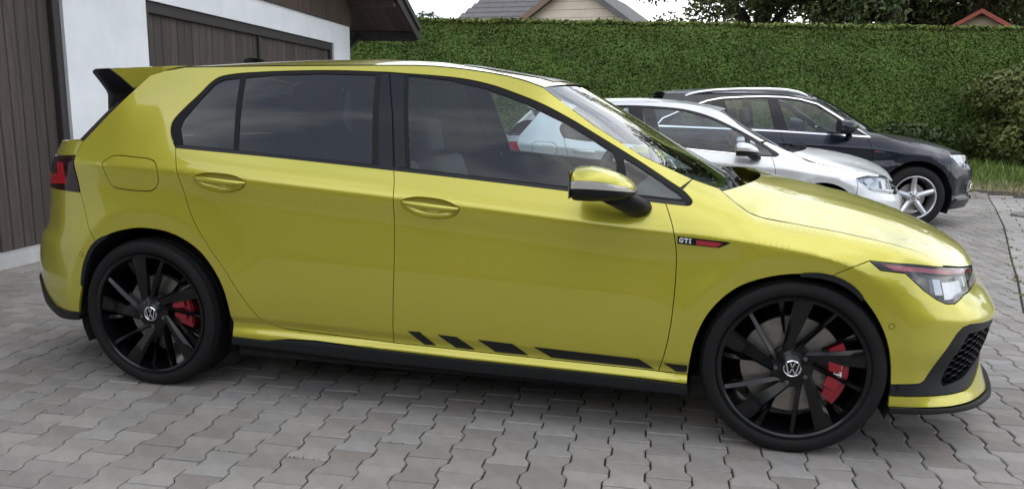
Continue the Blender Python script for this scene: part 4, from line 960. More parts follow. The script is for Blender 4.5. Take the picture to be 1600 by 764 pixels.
# ------------------------------------------------------------------ garage on the left
M_PLASTER = mat('white_plaster', (.74, .76, .79), .9, noise=.10, nscale=2.2, bump=.35, bscale=60, var=(.62, .65, .68))
def wood(name, c, k=.45):
    m = mat(name, c, .78); t = m.node_tree; b = t.nodes['Principled BSDF']
    tc = N(t, 'ShaderNodeTexCoord'); mp = N(t, 'ShaderNodeMapping'); mp.inputs['Scale'].default_value = (26, 26, 1.2); oi = N(t, 'ShaderNodeObjectInfo')
    n = N(t, 'ShaderNodeTexNoise', i_Scale=2.0, i_Detail=8.0, i_Roughness=.7); ad = N(t, 'ShaderNodeVectorMath', operation='ADD')
    t.links.new(tc.outputs['Object'], mp.inputs['Vector']); t.links.new(mp.outputs[0], ad.inputs[0]); t.links.new(oi.outputs['Random'], ad.inputs[1]); t.links.new(ad.outputs[0], n.inputs['Vector'])
    r = N(t, 'ShaderNodeValToRGB'); r.color_ramp.elements[0].position = .32; r.color_ramp.elements[1].position = .72
    r.color_ramp.elements[0].color = (*[q*(1-k) for q in c], 1); r.color_ramp.elements[1].color = (*[q*(1+k) for q in c], 1)
    mr = N(t, 'ShaderNodeMapRange'); mr.inputs['To Min'].default_value = .78; mr.inputs['To Max'].default_value = 1.22; v = N(t, 'ShaderNodeVectorMath', operation='SCALE')
    t.links.new(oi.outputs['Random'], mr.inputs['Value']); t.links.new(n.outputs['Fac'], r.inputs['Fac']); t.links.new(r.outputs[0], v.inputs[0]); t.links.new(mr.outputs[0], v.inputs['Scale'])
    t.links.new(v.outputs[0], b.inputs['Base Color']); bp = N(t, 'ShaderNodeBump', i_Strength=.35, i_Distance=.006); t.links.new(n.outputs['Fac'], bp.inputs['Height']); t.links.new(bp.outputs['Normal'], b.inputs['Normal'])
    return m
M_DOOR = wood('brown_boards', (.056, .044, .038)); M_CLAD = wood('dark_cladding', (.060, .040, .030)); M_FASCIA = wood('dark_fascia', (.030, .026, .026), .3)
M_TILE = mat('dark_roof_tile', (.05, .048, .05), .8, noise=.4, nscale=6, bump=.3)
gar = empty('garage', (-2.683, .984, 0), R(96), 'white garage with brown board doors and dark wooden gable left of the yellow car', 'garage')
def plank_mesh(name, wd, h, th, m):
    b = MB(); c = .006
    b.prism([(-wd/2, th), (-wd/2, c), (-wd/2+c, 0), (wd/2-c, 0), (wd/2, c), (wd/2, th)], 'z', 0, h); o = b.build(name, m); me = o.data; bpy.data.objects.remove(o); return me
w_ = MB(); w_.prism([(-3.6, -.25), (-3.6, 2.48), (7.95, 2.48), (7.95, -.25), (7.20, -.25), (7.20, 2.15), (2.12, 2.15), (2.12, -.25), (.94, -.25), (.94, 2.15), (-2.4, 2.15), (-2.4, -.25)], 'y', 0, .30)
w_.build('wall', M_PLASTER, gar)
b = MB(); b.box(-3.6, 7.948, .302, 6.5, -.25, 2.47); b.build('side_wall', M_PLASTER, gar)
b = MB(); b.box(7.78, 7.955, -.012, .29, 2.482, 2.62); b.build('corner_pier', M_PLASTER, gar)
b = MB(); b.box(-3.7, 8.02, -.035, .12, -.25, .10); o = b.build('threshold', mat('pale_concrete', (.46, .46, .46), .9, noise=.25, nscale=5, bump=.3), gar); bevel(o, .012, 2)
for (s0, s1, pw) in ((-2.4, .94, .122), (2.12, 7.20, .145)):
    d = bpy.data.objects.new('garage_door', None); link(d, gar); d.location = (s0, .06, .10)
    wd = s1-s0; f = MB(); fw = .085
    f.prism([(0, 0), (0, 2.05), (wd, 2.05), (wd, 0), (wd-fw, 0), (wd-fw, 2.05-.11), (fw, 2.05-.11), (fw, 0)], 'y', -.035, .06); bevel(f.build('door_frame', M_FASCIA, d), .006, 1)
    n = int(round((wd-2*fw)/pw)); pw = (wd-2*fw)/n; me = plank_mesh('plank', pw-.006, 2.05-.11, .03, M_DOOR)
    for i in range(n):
        o = bpy.data.objects.new('plank', me); link(o, d); o.location = (fw+pw*(i+.5), .012+RNG.uniform(-.002, .002), .003)
    bk = MB(); bk.box(fw, wd-fw, .045, .055, 0, 1.94); bk.build('door_backing', MT['inner'], d)
    if s0 > 0: 
        mb = MB(); mb.box(wd/2-.03, wd/2+.03, -.02, .0, .01, 1.93); mb.build('door_strip', M_FASCIA, d)
TS = .36; zr = lambda s: 2.46+(9.15-s)*TS if s > 2.2 else 2.46+(9.15-2.2)*TS-(2.2-s)*TS
n = 78; pw = 11.55/n; me = {}
for i in range(n):
    s = -3.6+pw*(i+.5); h = zr(s)-2.46
    o = mesh_from('cladding_board', [(-pw/2+.003, 0, 0), (pw/2-.003, 0, 0), (pw/2-.003, 0, h), (-pw/2+.003, 0, h), (-pw/2+.003, .03, 0), (pw/2-.003, .03, 0), (pw/2-.003, .03, h), (-pw/2+.003, .03, h)], [(0, 1, 2, 3), (7, 6, 5, 4), (0, 4, 5, 1), (1, 5, 6, 2), (2, 6, 7, 3), (3, 7, 4, 0)], M_CLAD, gar)
    o.location = (s, -.035+RNG.uniform(-.002, .002), 2.46); bevel(o, .004, 1)
b = MB(); b.prism([(-3.6, 2.484), (7.77, 2.484), (7.77, zr(7.77)-.02), (2.2, zr(2.2)-.02), (-3.6, zr(-3.6)-.02)], 'y', .002, .29); b.build('gable_core', MT['inner'], gar)
# roof: two slopes, soffit boards, barge boards, gutter
def slope(name, y0, y1, z0, th, m, s0=2.2, s1=9.15):
    b = MB(); b.prism([(s0, zr(s0)+z0), (s1, zr(s1)+z0), (s1, zr(s1)+z0+th), (s0, zr(s0)+z0+th)], 'y', y0, y1); return b.build(name, m, gar)
slope('roof', -.80, 6.8, .05, .10, M_TILE); slope('roof', -.80, 6.8, .05, .10, M_TILE, 2.199, -4.9)
nb = 9
for i in range(nb): o = slope('soffit_board', -.78+i*.15*0, 6.7, .016, .030, M_FASCIA, 9.10-(i+1)*.14, 9.10-i*.14-.006) if False else None
for i in range(26):
    y0 = -.775+i*.15; slope('soffit_board', y0, y0+.143, .018, .030, M_CLAD, 2.21, 9.08)
bb = slope('barge_board', -.84, -.802, -.10, .24, M_FASCIA); bevel(bb, .005, 1); b2 = slope('barge_board', -.875, -.842, .06, .11, M_FASCIA, 2.2, 9.2); bevel(b2, .005, 1)
slope('barge_board', -.84, -.802, -.10, .24, M_FASCIA, 2.198, -4.9)
b = MB(); b.box(9.152, 9.18, -.80, 6.8, 2.34, 2.56); b.build('fascia', M_FASCIA, gar)
b = MB(); b.tube([(9.25, -.82, 2.47), (9.25, 6.8, 2.45)], .062, 12); b.build('gutter', mat('zinc', (.10, .10, .11), .4, .7), gar, 50)
for s in (7.85, 5.0): b = MB(); b.box(s-.07, s+.07, -.78, -.04, zr(s)-.17, zr(s)+.014); bevel(b.build('purlin', M_CLAD, gar), .008, 1)
b = MB(); b.tube([(9.20, .25, 2.44), (8.7, .25, 2.20), (8.12, .20, 1.95), (8.08, .20, 1.80), (8.08, .20, -.1)], .042, 12); b.build('downpipe', bpy.data.materials['zinc'], gar, 60)
# ------------------------------------------------------------------ hedge, shrub, trees, houses beyond
M_LEAF = attr_mat('leaf', .65, 2., .15, 0.); M_BARK = mat('bark', (.055, .042, .032), .95, noise=.5, nscale=12, bump=.8, bscale=30)
M_CORE = mat('hedge_core', (.010, .016, .006), .95)
def leaf_cloud(name, P, Nrm, size, cols, parent, m=None, spread=.8):
    """one small two-triangle leaf spray per point, loosely facing Nrm"""
    n = len(P); d = Nrm+RNG.normal(0, spread, (n, 3)); d /= np.linalg.norm(d, axis=1)[:, None]
    t = np.cross(d, RNG.normal(0, 1, (n, 3))); t /= np.linalg.norm(t, axis=1)[:, None]+1e-9; b = np.cross(d, t); s = size[:, None]
    V = np.stack([P-t*s*.28-b*s*.5, P+t*s*.28-b*s*.42, P+t*s*.22+b*s*.3+d*s*.12, P+b*s*.62, P-t*s*.25+b*s*.25+d*s*.1], 1).reshape(-1, 3)
    F = np.arange(n*5).reshape(n, 5); me = bpy.data.meshes.new(name)
    me.vertices.add(n*5); me.vertices.foreach_set('co', V.ravel().astype(np.float32)); me.loops.add(n*5); me.loops.foreach_set('vertex_index', F.ravel().astype(np.int32))
    me.polygons.add(n); me.polygons.foreach_set('loop_start', np.arange(0, n*5, 5, dtype=np.int32)); me.polygons.foreach_set('loop_total', np.full(n, 5, np.int32)); me.update(calc_edges=True)
    me.materials.append(m or M_LEAF); o = bpy.data.objects.new(name, me); link(o, parent); tint_attr(o, np.repeat(np.c_[cols, np.ones(n)], 5, 0)); return o
def vnoise(P, f, seed=0):
    """cheap smooth noise from sines"""
    r = np.random.default_rng(seed); v = 0
    for k in range(6):
        w = r.normal(0, 1, 3)*f*(1+.5*k); v = v+np.sin(P@w+r.uniform(0, 6.28))/(1+.35*k)
    return v/2.6
HA = R(12); HD = np.array([math.cos(HA), math.sin(HA), 0]); HN = np.array([math.sin(HA), -math.cos(HA), 0]); H0 = np.array([8.4, 16.05, 0])
hed = empty('hedge', (8.4, 16.8, .2), HA, 'tall clipped dark green conifer hedge running behind the parked cars', 'hedge')
hl_ = lambda P: (P-np.array([8.4, 16.8, .2]))@np.array([[math.cos(HA), -math.sin(HA), 0], [math.sin(HA), math.cos(HA), 0], [0, 0, 1.]])
HT = 3.06
core = MB(); core.box(-22, 16, -.52, .75, -.4, HT-.2-.10); core.build('hedge_core', M_CORE, hed)
n = 400000; s = RNG.uniform(-15.5, 4.2, n); z = RNG.uniform(.0, HT, n)
P0 = H0+np.outer(s, HD); P0[:, 2] = z
bul = .07*vnoise(P0, 1.1, 1)+.035*vnoise(P0, 4.5, 2)
dep = RNG.uniform(0, 1, n)**1.6*.11
rnd = np.clip((z-(HT-.16))/.16, 0, 1)
P = P0+np.outer(bul-dep-.18*rnd**2, HN); P[:, 2] += RNG.normal(0, .015, n)
cl = .5+.5*np.clip(vnoise(P0, 2.4, 3)*.7+vnoise(P0, 8., 4)*.5+RNG.normal(0, .28, n), -1, 1)
col = (np.array([[.064, .112, .020]])*(1-cl[:, None])+np.array([[.110, .186, .032]])*cl[:, None])
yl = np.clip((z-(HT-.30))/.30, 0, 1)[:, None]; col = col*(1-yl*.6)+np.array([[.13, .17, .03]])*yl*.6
br = (RNG.random(n) < .012+.03*(vnoise(P0, .9, 8) > .6))[:, None]; col = np.where(br, np.array([[.10, .070, .030]]), col)
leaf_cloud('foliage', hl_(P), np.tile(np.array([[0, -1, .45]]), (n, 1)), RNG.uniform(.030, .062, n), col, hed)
n = 26000; s = RNG.uniform(-15.5, 4.2, n); q = RNG.uniform(-.05, 1.3, n); P = H0+np.outer(s, HD)-np.outer(q, HN); P[:, 2] = HT+.02*vnoise(P, 3., 5)+RNG.normal(0, .018, n)
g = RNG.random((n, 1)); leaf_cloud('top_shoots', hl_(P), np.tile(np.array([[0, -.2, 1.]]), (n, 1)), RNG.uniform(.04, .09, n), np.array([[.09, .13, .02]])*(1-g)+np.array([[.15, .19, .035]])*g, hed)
for o in hed.children:
    if o.name.startswith(('foliage', 'top_shoots')): o['kind'] = 'stuff'

def clump_points(n, blobs, rng):
    """points through a set of ellipsoid blobs (centre, radii), denser near each surface"""
    w = np.array([b[1][0]*b[1][1]*b[1][2] for b in blobs])**.7; k = rng.choice(len(blobs), n, p=w/w.sum())
    d = rng.normal(0, 1, (n, 3)); d /= np.linalg.norm(d, axis=1)[:, None]; r = rng.uniform(.45, 1.0, n)**.6
    C = np.array([b[0] for b in blobs]); Q = np.array([b[1] for b in blobs]); return C[k]+d*Q[k]*r[:, None], d, k
def shrub(label, x, y, w, h, c0, c1, n, name='shrub', group=None, seed=1, size=(.05, .11)):
    z = float(gz(x, y))-.05; e = empty(name, (x, y, z), 0, label, 'shrub', group); rng = np.random.default_rng(seed); bl = []
    for i in range(16):
        a = rng.uniform(0, 6.28); r = rng.uniform(0, .62); hh = rng.uniform(.2, .86); bl.append(((math.cos(a)*r*w/2, math.sin(a)*r*w/2*.8, hh*h*(1-.2*r)), (w*.24*rng.uniform(.7, 1.2), w*.22, h*.19*rng.uniform(.8, 1.3))))
    P, d, k = clump_points(n, bl, rng); P[:, 2] = np.abs(P[:, 2]); g = np.clip(.5+.4*vnoise(P, 5., seed)+rng.normal(0, .3, n), 0, 1)[:, None]
    o = leaf_cloud('foliage', P, d, rng.uniform(*size, n), np.array([c0])*(1-g)+np.array([c1])*g, e); o['kind'] = 'stuff'
    b = MB()
    for i in range(9):
        a = rng.uniform(0, 6.28); t = bl[i][0]; b.tube([(.1*math.cos(a), .1*math.sin(a), 0), (t[0]*.6, t[1]*.6, t[2]*.55), t], [.022, .014, .006], 5)
    b.build('stem', M_BARK, e, 60); return e
shrub('loose rust tinged shrub in front of the hedge at the right edge', 8.55, 15.0, 2.9, 2.15, (.055, .085, .018), (.125, .145, .036), 15000, seed=4)
shrub('low dark green bushes at the foot of the hedge behind the dark car', 6.3, 15.0, 2.2, .95, (.022, .040, .010), (.06, .085, .02), 6000, seed=6)

def tree(label, x, y, h, cr, lean, seed, n=9000, z0=0., c0=(.018, .032, .008), c1=(.060, .092, .018), fork=.34, size=(.12, .26), nl=7, tr=.24, flat=.8, low=.30, group='trees beyond the hedge', loose=.55):
    rng = np.random.default_rng(seed); e = empty('broadleaf_tree', (x, y, z0), 0, label, 'tree', group); b = MB(); bl = []
    fk = Vector((lean*h*fork, 0, h*fork)); b.tube([(0, 0, -.5), (lean*h*fork*.4, .03*h, h*fork*.55), tuple(fk)], [tr*1.25, tr, tr*.8], 9)
    for i in range(nl):
        a = 6.28*i/nl+rng.uniform(-.4, .4); rr = cr*rng.uniform(.45, .95); zz = h*rng.uniform(low, .92); tip = Vector((lean*h*.6+math.cos(a)*rr, math.sin(a)*rr*.8, zz))
        mid = fk.lerp(tip, .5)+Vector((rng.normal(0, .25), rng.normal(0, .25), .15*h*rng.uniform(.2, .7)*(zz > h*fork))); b.tube([tuple(fk-Vector((0, 0, .25*i*.3))), tuple(fk.lerp(mid, .5)+Vector((0, 0, .1))), tuple(mid), tuple(tip)], [tr*.62, tr*.42, tr*.28, tr*.08], 7)
        for j in range(4):
            q = mid.lerp(tip, rng.uniform(.0, 1.0)); t2 = q+Vector(rng.normal(0, 1, 3))*cr*.28; b.tube([tuple(q), tuple(q.lerp(t2, .5)+Vector((0, 0, .1))), tuple(t2)], [tr*.16, tr*.1, tr*.03], 5)
            bl.append((tuple(t2), (cr*rng.uniform(.18, .34), cr*rng.uniform(.18, .34), cr*rng.uniform(.14, .26)*flat)))
        bl.append((tuple(tip), (cr*rng.uniform(.25, .42),)*2+(cr*rng.uniform(.2, .34)*flat,)))
    b.build('trunk', M_BARK, e, 60); P, d, k = clump_points(n, bl, rng)
    g = np.clip(.5+.35*vnoise(P, 1.6, seed)+rng.normal(0, .3, n), 0, 1)[:, None]; nn = d*.4+np.array([0, 0, .5])
    o = leaf_cloud('crown', P, nn, rng.uniform(*size, n), np.array([c0])*(1-g)+np.array([c1])*g, e, spread=.9); o['kind'] = 'stuff'; return e
def at(px_, d, z=0.):   # a point d metres ahead of the camera in the direction of an image column
    v = M.to_3x3() @ Vector(((px_-800)/CAM_F, 0, -1)); v.z = 0; v.normalize(); return CAM_POS.x+v.x*d, CAM_POS.y+v.y*d
TR = [('broad tree with low leafy boughs left of the others beyond the hedge', 1150, 27, 8.2, 3.2, .05, 21), ('tree with a straight dark trunk beyond the middle of the hedge', 1258, 26, 8.5, 3.0, .0, 22), ('tree with thick forked dark limbs beyond the hedge', 1330, 25, 8.8, 3.4, .12, 23),
      ('tree leaning right with bare lower limbs beyond the hedge', 1425, 26, 8.6, 3.3, .16, 24), ('thin leaved tree beside the red roof beyond the hedge', 1468, 31, 8.4, 2.6, -.05, 25), ('tree overhanging the red roof at the right edge', 1606, 31, 8.3, 3.0, .0, 26)]
for i, (lb, u_, d_, h_, c_, ln, sd_) in enumerate(TR):
    x_, y_ = at(u_, d_); tree(lb, x_, y_, h_, c_, ln, sd_, n=15000, fork=.38+.03*(i % 3), low=.47, size=(.07, .15))
x_, y_ = at(690, 38); tree('small feathery tree behind the garage eave and the grey roof', x_, y_, 5.6, 1.9, 0., 31, n=3200, c0=(.03, .04, .02), c1=(.085, .095, .05), size=(.10, .2), fork=.5, low=.6, tr=.12)
# house with the grey tiled roof
hx, hy = at(884, 33); ho = empty('house', (hx, hy, 0), R(-8), 'house with grey tiled roof and pale panelled gable beyond the hedge', 'house')
M_PANEL = mat('pale_panels', (.60, .53, .45), .85, noise=.12, nscale=3, bump=.2); M_RT = mat('grey_tile', (.13, .125, .13), .8, noise=.35, nscale=5, bump=.4); M_VERGE = mat('brown_verge', (.16, .11, .085), .8)
b = MB(); b.box(-2.9, 2.9, .05, 8, -.5, 4.1); b.build('wall', M_PANEL, ho)
ap_z, half, pit = 6.15, 3.3, .70
row = 0
zz = 4.1
while zz < 6.4:
    z1 = min(zz+.30, 6.42); wa = (ap_z-zz)/pit-.25; wb_ = (ap_z-z1)/pit-.25
    if wb_ <= .05: break
    o = mesh_from('panel', [(-wa, 0, zz+.006), (wa, 0, zz+.006), (wb_, 0, z1-.006), (-wb_, 0, z1-.006), (-wa, .05, zz+.006), (wa, .05, zz+.006), (wb_, .05, z1-.006), (-wb_, .05, z1-.006)], [(0, 1, 2, 3), (0, 4, 5, 1), (1, 5, 6, 2), (2, 6, 7, 3), (3, 7, 4, 0)], M_PANEL, ho); zz = z1
b = MB(); b.prism([(-(ap_z-4.1)/pit+.3, 4.1), ((ap_z-4.1)/pit-.3, 4.1), (0, ap_z-.2)], 'y', .06, .3); b.build('gable_core', M_VERGE, ho)
for sg in (-1, 1):
    b = MB(); b.prism([(0, ap_z), (sg*(half+.4), ap_z-pit*(half+.4)), (sg*(half+.4), ap_z-pit*(half+.4)-.16), (0, ap_z-.16)], 'y', -.35, 8); b.build('roof', M_RT, ho)
    b = MB(); b.prism([(0, ap_z+.02), (sg*(half+.42), ap_z+.02-pit*(half+.42)), (sg*(half+.42), ap_z-pit*(half+.42)-.24), (0, ap_z-.24)], 'y', -.40, -.352); b.build('verge_board', M_VERGE if sg < 0 else M_RT, ho)
# main roof sloping towards us, tile courses as steps
b = MB(); c0_, nC = -.2, 14
for k in range(nC):
    y0 = 1.1+k*.30; z0_ = 3.9+k*.235
    V = [(-6.9+k*.16, y0, z0_+.05), (-.3, y0, z0_+.05), (-.3, y0+.34, z0_+.27), (-6.9+k*.16, y0+.34, z0_+.27), (-6.9+k*.16, y0, z0_-.0), (-.3, y0, z0_-.0)]
    b.add(V, [(0, 1, 2, 3), (4, 5, 1, 0)])
o = b.build('tile_courses', M_RT, ho); o['kind'] = 'stuff'
b = MB(); b.box(-6.4, -2.9, 1.3, 7.5, -.5, 3.95); b.build('wall', M_PANEL, ho)
# red roofed house far right
rx_, ry_ = at(1484, 23.5); rh = empty('garden_house', (rx_, ry_, 0), R(-12), 'small red roofed garden house peeking over the hedge at the far right', 'shed'); rh.scale = (.60, .5, .615)
M_RED = mat('red_tile', (.30, .075, .05), .8, noise=.35, nscale=5, bump=.3); M_OCH = mat('ochre_wall', (.30, .24, .16), .9, noise=.2, nscale=3)
b = MB(); b.prism([(-3.6, -.5), (3.6, -.5), (3.6, 3.9), (0, 6.0), (-3.6, 3.9)], 'y', 0, 8); b.build('wall', M_OCH, rh)
for sg in (-1, 1): b = MB(); b.prism([(0, 6.12), (sg*4.1, 6.12-.583*4.1), (sg*4.1, 5.95-.583*4.1), (0, 5.95)], 'y', -.4, 8.3); b.build('roof', M_RED, rh)
# ------------------------------------------------------------------ the two cars behind
def circ(cx_, cz_, r, a0, a1, n=40): return np.array([(cx_+r*math.cos(a), cz_+r*math.sin(a)) for a in np.linspace(R(a0), R(a1), n)])
def rear_car(root, sk, D, paintm):
    """panels, glass and trim of a parked car from the outlines in D (all in distance along the car, height)"""
    K = Body(sk, root, D['tor']); K.creases = crease_lines(sk, (3, 6), -.3, 2.6, sk.ar)
    kw = dict(gx=.05, gz=.03, ds=.03, gap=.0025)
    ar, af = D['arch_r'], D['arch_f']; db, dt = spline(D['dlo_bot'], .03), spline(D['dlo_top'], .03)
    bg, rg, fg = spline(D['bgap'], .03), spline(D['rgap'], .03), spline(D['fgap'], .03)
    xb = D['bgap'][np.argmin([abs(q[1]-np.interp(q[0], db[:, 0], db[:, 1])) for q in D['bgap']])][0]
    low = [q for q in bg if q[1] <= np.interp(q[0], db[:, 0], db[:, 1])+.004]; sb = D['sill_top']; sl = D['sill_bot']
    f1, f2 = D['arch_front_end'], D['arch_rear_end']
    fd_ = K.panel('front_door', J([p for p in db if xb < p[0] <= fg[0][0]], fg, [p for p in sb[::-1] if low[-1][0] < p[0] < fg[-1][0]], np.array(low)[::-1]), paintm, **kw)
    rd_ = K.panel('rear_door', J([p for p in db if p[0] <= xb], low, [p for p in sb[::-1] if rg[-1][0] < p[0] < low[-1][0]], rg[::-1]), paintm, **kw)
    hood = spline(D['hoodline'], .03); tip = D['lamp_top'][0]
    ia_ = int(np.argmin(np.hypot(*(af-np.array(D['seam_f'][-1])).T))); ib_ = int(np.argmin(np.hypot(*(ar-np.array(D['seam_r'][-1])).T)))
    dtf = [p for p in dt if p[0] > D['pil_split'][0]]
    K.panel('front_fender', J(fg, [sb[-1]], af[:ia_+1], D['seam_f'][::-1], D['lamp_top'][:D['lt_n']], hood[::-1], D['pil_top'], dtf, [db[-1]]), paintm, **kw)
    K.panel('body_side', J(D['seam_r'][:1], D['tail_top'], D['cpil'], [(t, float(sk.feat(np.array([t]))[0][0, -1])) for t in np.linspace(D['roof0'], D['pil_top'][-1][0] if False else D['pil_top'][0][0] if False else D['pil_end'], 50)],
            [p for p in dt[::-1] if p[0] <= D['pil_split'][0]], rg[0:], [p for p in sb if p[0] >= rg[-1][0]], sl[::-1], ar[ib_:][::-1], D['seam_r'][::-1]), paintm, **kw)
    fb = af[ia_:]; K.panel('front_bumper', J(D['seam_f'], fb, D['front_low'], [(D['tmax'], D['nose_z'])], D['lamp_bot'][::-1]), paintm, both=True, **kw)
    K.panel('rear_bumper', J(D['seam_r'], ar[:ib_+1][::-1], D['rear_low'], [(D['tmin'], D['tail_z'])], D['tail_bot']), paintm, both=True, **kw)
    K.panel('tailgate', J(D['tail_gate']), paintm, both=True, **kw)
    # glass
    trim = J(dt, db[::-1]); gl_ = D['glass']
    K.panel('window_trim', trim, D.get('trim', MT['gloss']), holes=[q for q, m in gl_], inset=.004, gap=.002, gx=.06, gz=.05, ds=.03)
    for q, m in gl_: K.panel('window_pane', q, MT[m], inset=.008, gap=-.004, thick=0, gx=.09, gz=.08)
    for q in D.get('chrome', ()): K.panel('chrome_strip', q, MT['chrome'], inset=-.005, gap=0, thick=.012, gx=.05, gz=.05, ds=.03)
    for q in D.get('dark', ()): K.panel('lower_trim', q, MT['plastic'], inset=-.006, gap=0, thick=.03, gx=.06, gz=.04, ds=.03)
    if 'flap' in D: K.panel('fuel_flap', D['flap'], paintm, inset=-.0065, gap=0, thick=.004, ds=.02, gx=.04, gz=.03)
    if 'flap' in D:
        f = resample(np.array(D['flap']), .02); K.panel('flap_gap', f+np.sign(f-f.mean(0))*.0035, MT['inner'], inset=-.004, gap=0, thick=.004, gx=.05, gz=.03)
    # lamps
    hl_p = J(D['lamp_bot'], D['lamp_top'][::-1]); hh_ = K.panel('headlight', hl_p, D.get('lampmat', MT['lampdark']), inset=.04, gap=-.004, thick=0)
    K.panel('headlight_lens', hl_p, MT['lens'], parents=hh_, inset=.001, gap=.003, thick=.03)
    for q, m, i_ in D['lamp_bits']: K.panel('lamp_reflector', q, MT[m], parents=hh_, inset=i_, gap=0, thick=.02)
    tl_p = K.panel('tail_light', D['tail_lamp'], MT['lampred'], inset=-.003, gap=.002, thick=.03)
    for q, m in D['tail_bits']: K.panel('lamp_window', q, MT[m], parents=tl_p, inset=-.0045, gap=0, thick=.003)
    # bonnet
    nu, nvh = 30, 12; hp_ = np.array(D['hoodline']); E1 = along(sk.point(hp_[:, 0], hp_[:, 1]), nu)
    ft = np.linspace(hp_[-1, 0], D['tmax'], 30); fz_ = np.interp(ft, *np.array(D['hood_front']).T); F1 = along(sk.point(ft, fz_), nvh)[::-1]; s1 = np.linspace(0, 1, nvh)
    (cx0, cz0) = D['hood_c'][0]; R1 = np.stack([cx0+(E1[0, 0]-cx0)*s1**2.6, E1[0, 1]*s1, cz0+(E1[0, 2]-cz0)*s1**2.2], 1)
    hc = np.array(D['hood_c']+[(F1[0, 0], F1[0, 2])]); C1 = along(np.stack([hc[:, 0], 0*hc[:, 0], hc[:, 1]], 1), nu)
    u_ = np.linspace(0, 1, nu)[:, None, None]; v_ = s1[None, :, None]
    P1 = (1-u_)*R1[None]+u_*F1[None]+(1-v_)*C1[:, None]+v_*E1[:, None]-((1-u_)*(1-v_)*R1[0]+(1-u_)*v_*R1[-1]+u_*(1-v_)*F1[0]+u_*v_*F1[-1])
    P1[..., 2] += .014*np.sin(math.pi*s1)[None]*np.sin(math.pi*np.linspace(0, 1, nu))[:, None]
    fullp = np.concatenate([(P1[:, ::-1]*np.array([1, -1, 1.]))[:, :-1], P1], 1); grid_mesh('bonnet', fullp, paintm, root, flip=True)
    # windscreen, roof, tailgate glass
    ap_ = np.array(D['apil']); Wg = across(along(sk.point(ap_[:, 0], ap_[:, 1], .004), 16), along(D['ws_c'], 16), 21, 2.2, 2.2); grid_mesh('windscreen', Wg, MT['shield'], root)
    tt = np.linspace(D['roof0'], D['apil'][0][0], 40); Er_ = sk.point(tt, sk.feat(tt)[0][:, -1]); zc_ = np.interp(Er_[:, 0], *np.array(D['roof_c']).T); Cr_ = np.stack([Er_[:, 0]+np.interp(Er_[:, 0], [1.0, D['apil'][0][0]], [0, D.get('hdr', .05)]), 0*zc_, zc_], 1)
    RF_ = across(Er_, Cr_, 23, 2.2, 2.4); grid_mesh('roof', RF_, paintm, root); grid_mesh('headliner', RF_[:, 2:-2]-np.array([0, 0, .04]), MT['dash'], root)
    cp_ = np.array(D['cpil']); Eg_ = along(sk.point(cp_[:, 0], cp_[:, 1], .002), 10); Gr_ = across(Eg_, along(D['rg_c'], 10), 21, 3., 2.4); grid_mesh('rear_window', Gr_, MT['tint'], root, flip=True)
    sh = J([(D['tmin'], D['zlow']+.1), (ar[0][0]-.05, D['zlow']+.1)], ar, sl, af, [(D['tmax'], D['zlow']+.05), (D['tmax'], D['nose_z'])], D['lamp_top'][::-1], D['hoodline'][::-1], [(D['dlo_bot'][-1][0]+.02, D['dlo_bot'][-1][1]+.01)], [(a, b-.014) for a, b in D['dlo_bot'][::-1]], [(D['tmin'], D['dlo_bot'][0][1]-.03)])
    g_ = K.geo(sh, holes=[hl_p[1:-1]], inset=.04, gap=.015, thick=0, gx=.12, gz=.1, ds=.05); h_ = K.mirror(g_); nb_ = len(g_[0])
    mesh_from('inner_shell', np.r_[g_[0], h_[0]], g_[1]+[tuple(i+nb_ for i in f) for f in h_[1]], MT['inner'], root, True)
    return K, fd_, rd_
def arches_under(root, cs, x0, x1, zb):
    for (cx_, cz_, r_, yo, yi) in cs:
        for sg in (1, -1):
            l = MB(); n = 20; V = []
            for k in range(n+1):
                a = R(-25)+R(230)*k/n
                for y_ in (yo, yi): V.append((cx_+r_*math.cos(a), -sg*y_, cz_+r_*math.sin(a)))
            l.add(V, [(2*k, 2*k+1, 2*k+3, 2*k+2) for k in range(n)]+[tuple(2*k+1 for k in range(n+1))]); l.build('wheel_arch', MT['liner'], root)
    b = MB(); b.box(x0-.7, x1+.45, -.55, .55, zb, zb+.12); b.build('underbody', MT['liner'], root)
def grip(par, sk, a, b, m, hz=.016):
    V = []; k = 8; n = 11
    for i in range(n):
        s = i/(n-1); o_ = -.002-.030*math.sin(math.pi*s)**.6 if 0 < s < 1 else .004
        for j in range(k): al = 2*math.pi*j/k; V.append(sk.point(a[0]+(b[0]-a[0])*s, a[1]+(b[1]-a[1])*s+hz*math.sin(al), o_+.008*math.cos(al))[0])
    V = np.array(V); F = [(i*k+j, i*k+(j+1) % k, (i+1)*k+(j+1) % k, (i+1)*k+j) for i in range(n-1) for j in range(k)]
    for sg, p in ((1, par[0]), (-1, par[1])): mesh_from('door_handle', V*np.array([1, sg, 1]), F if sg > 0 else [f[::-1] for f in F], m, p, True)
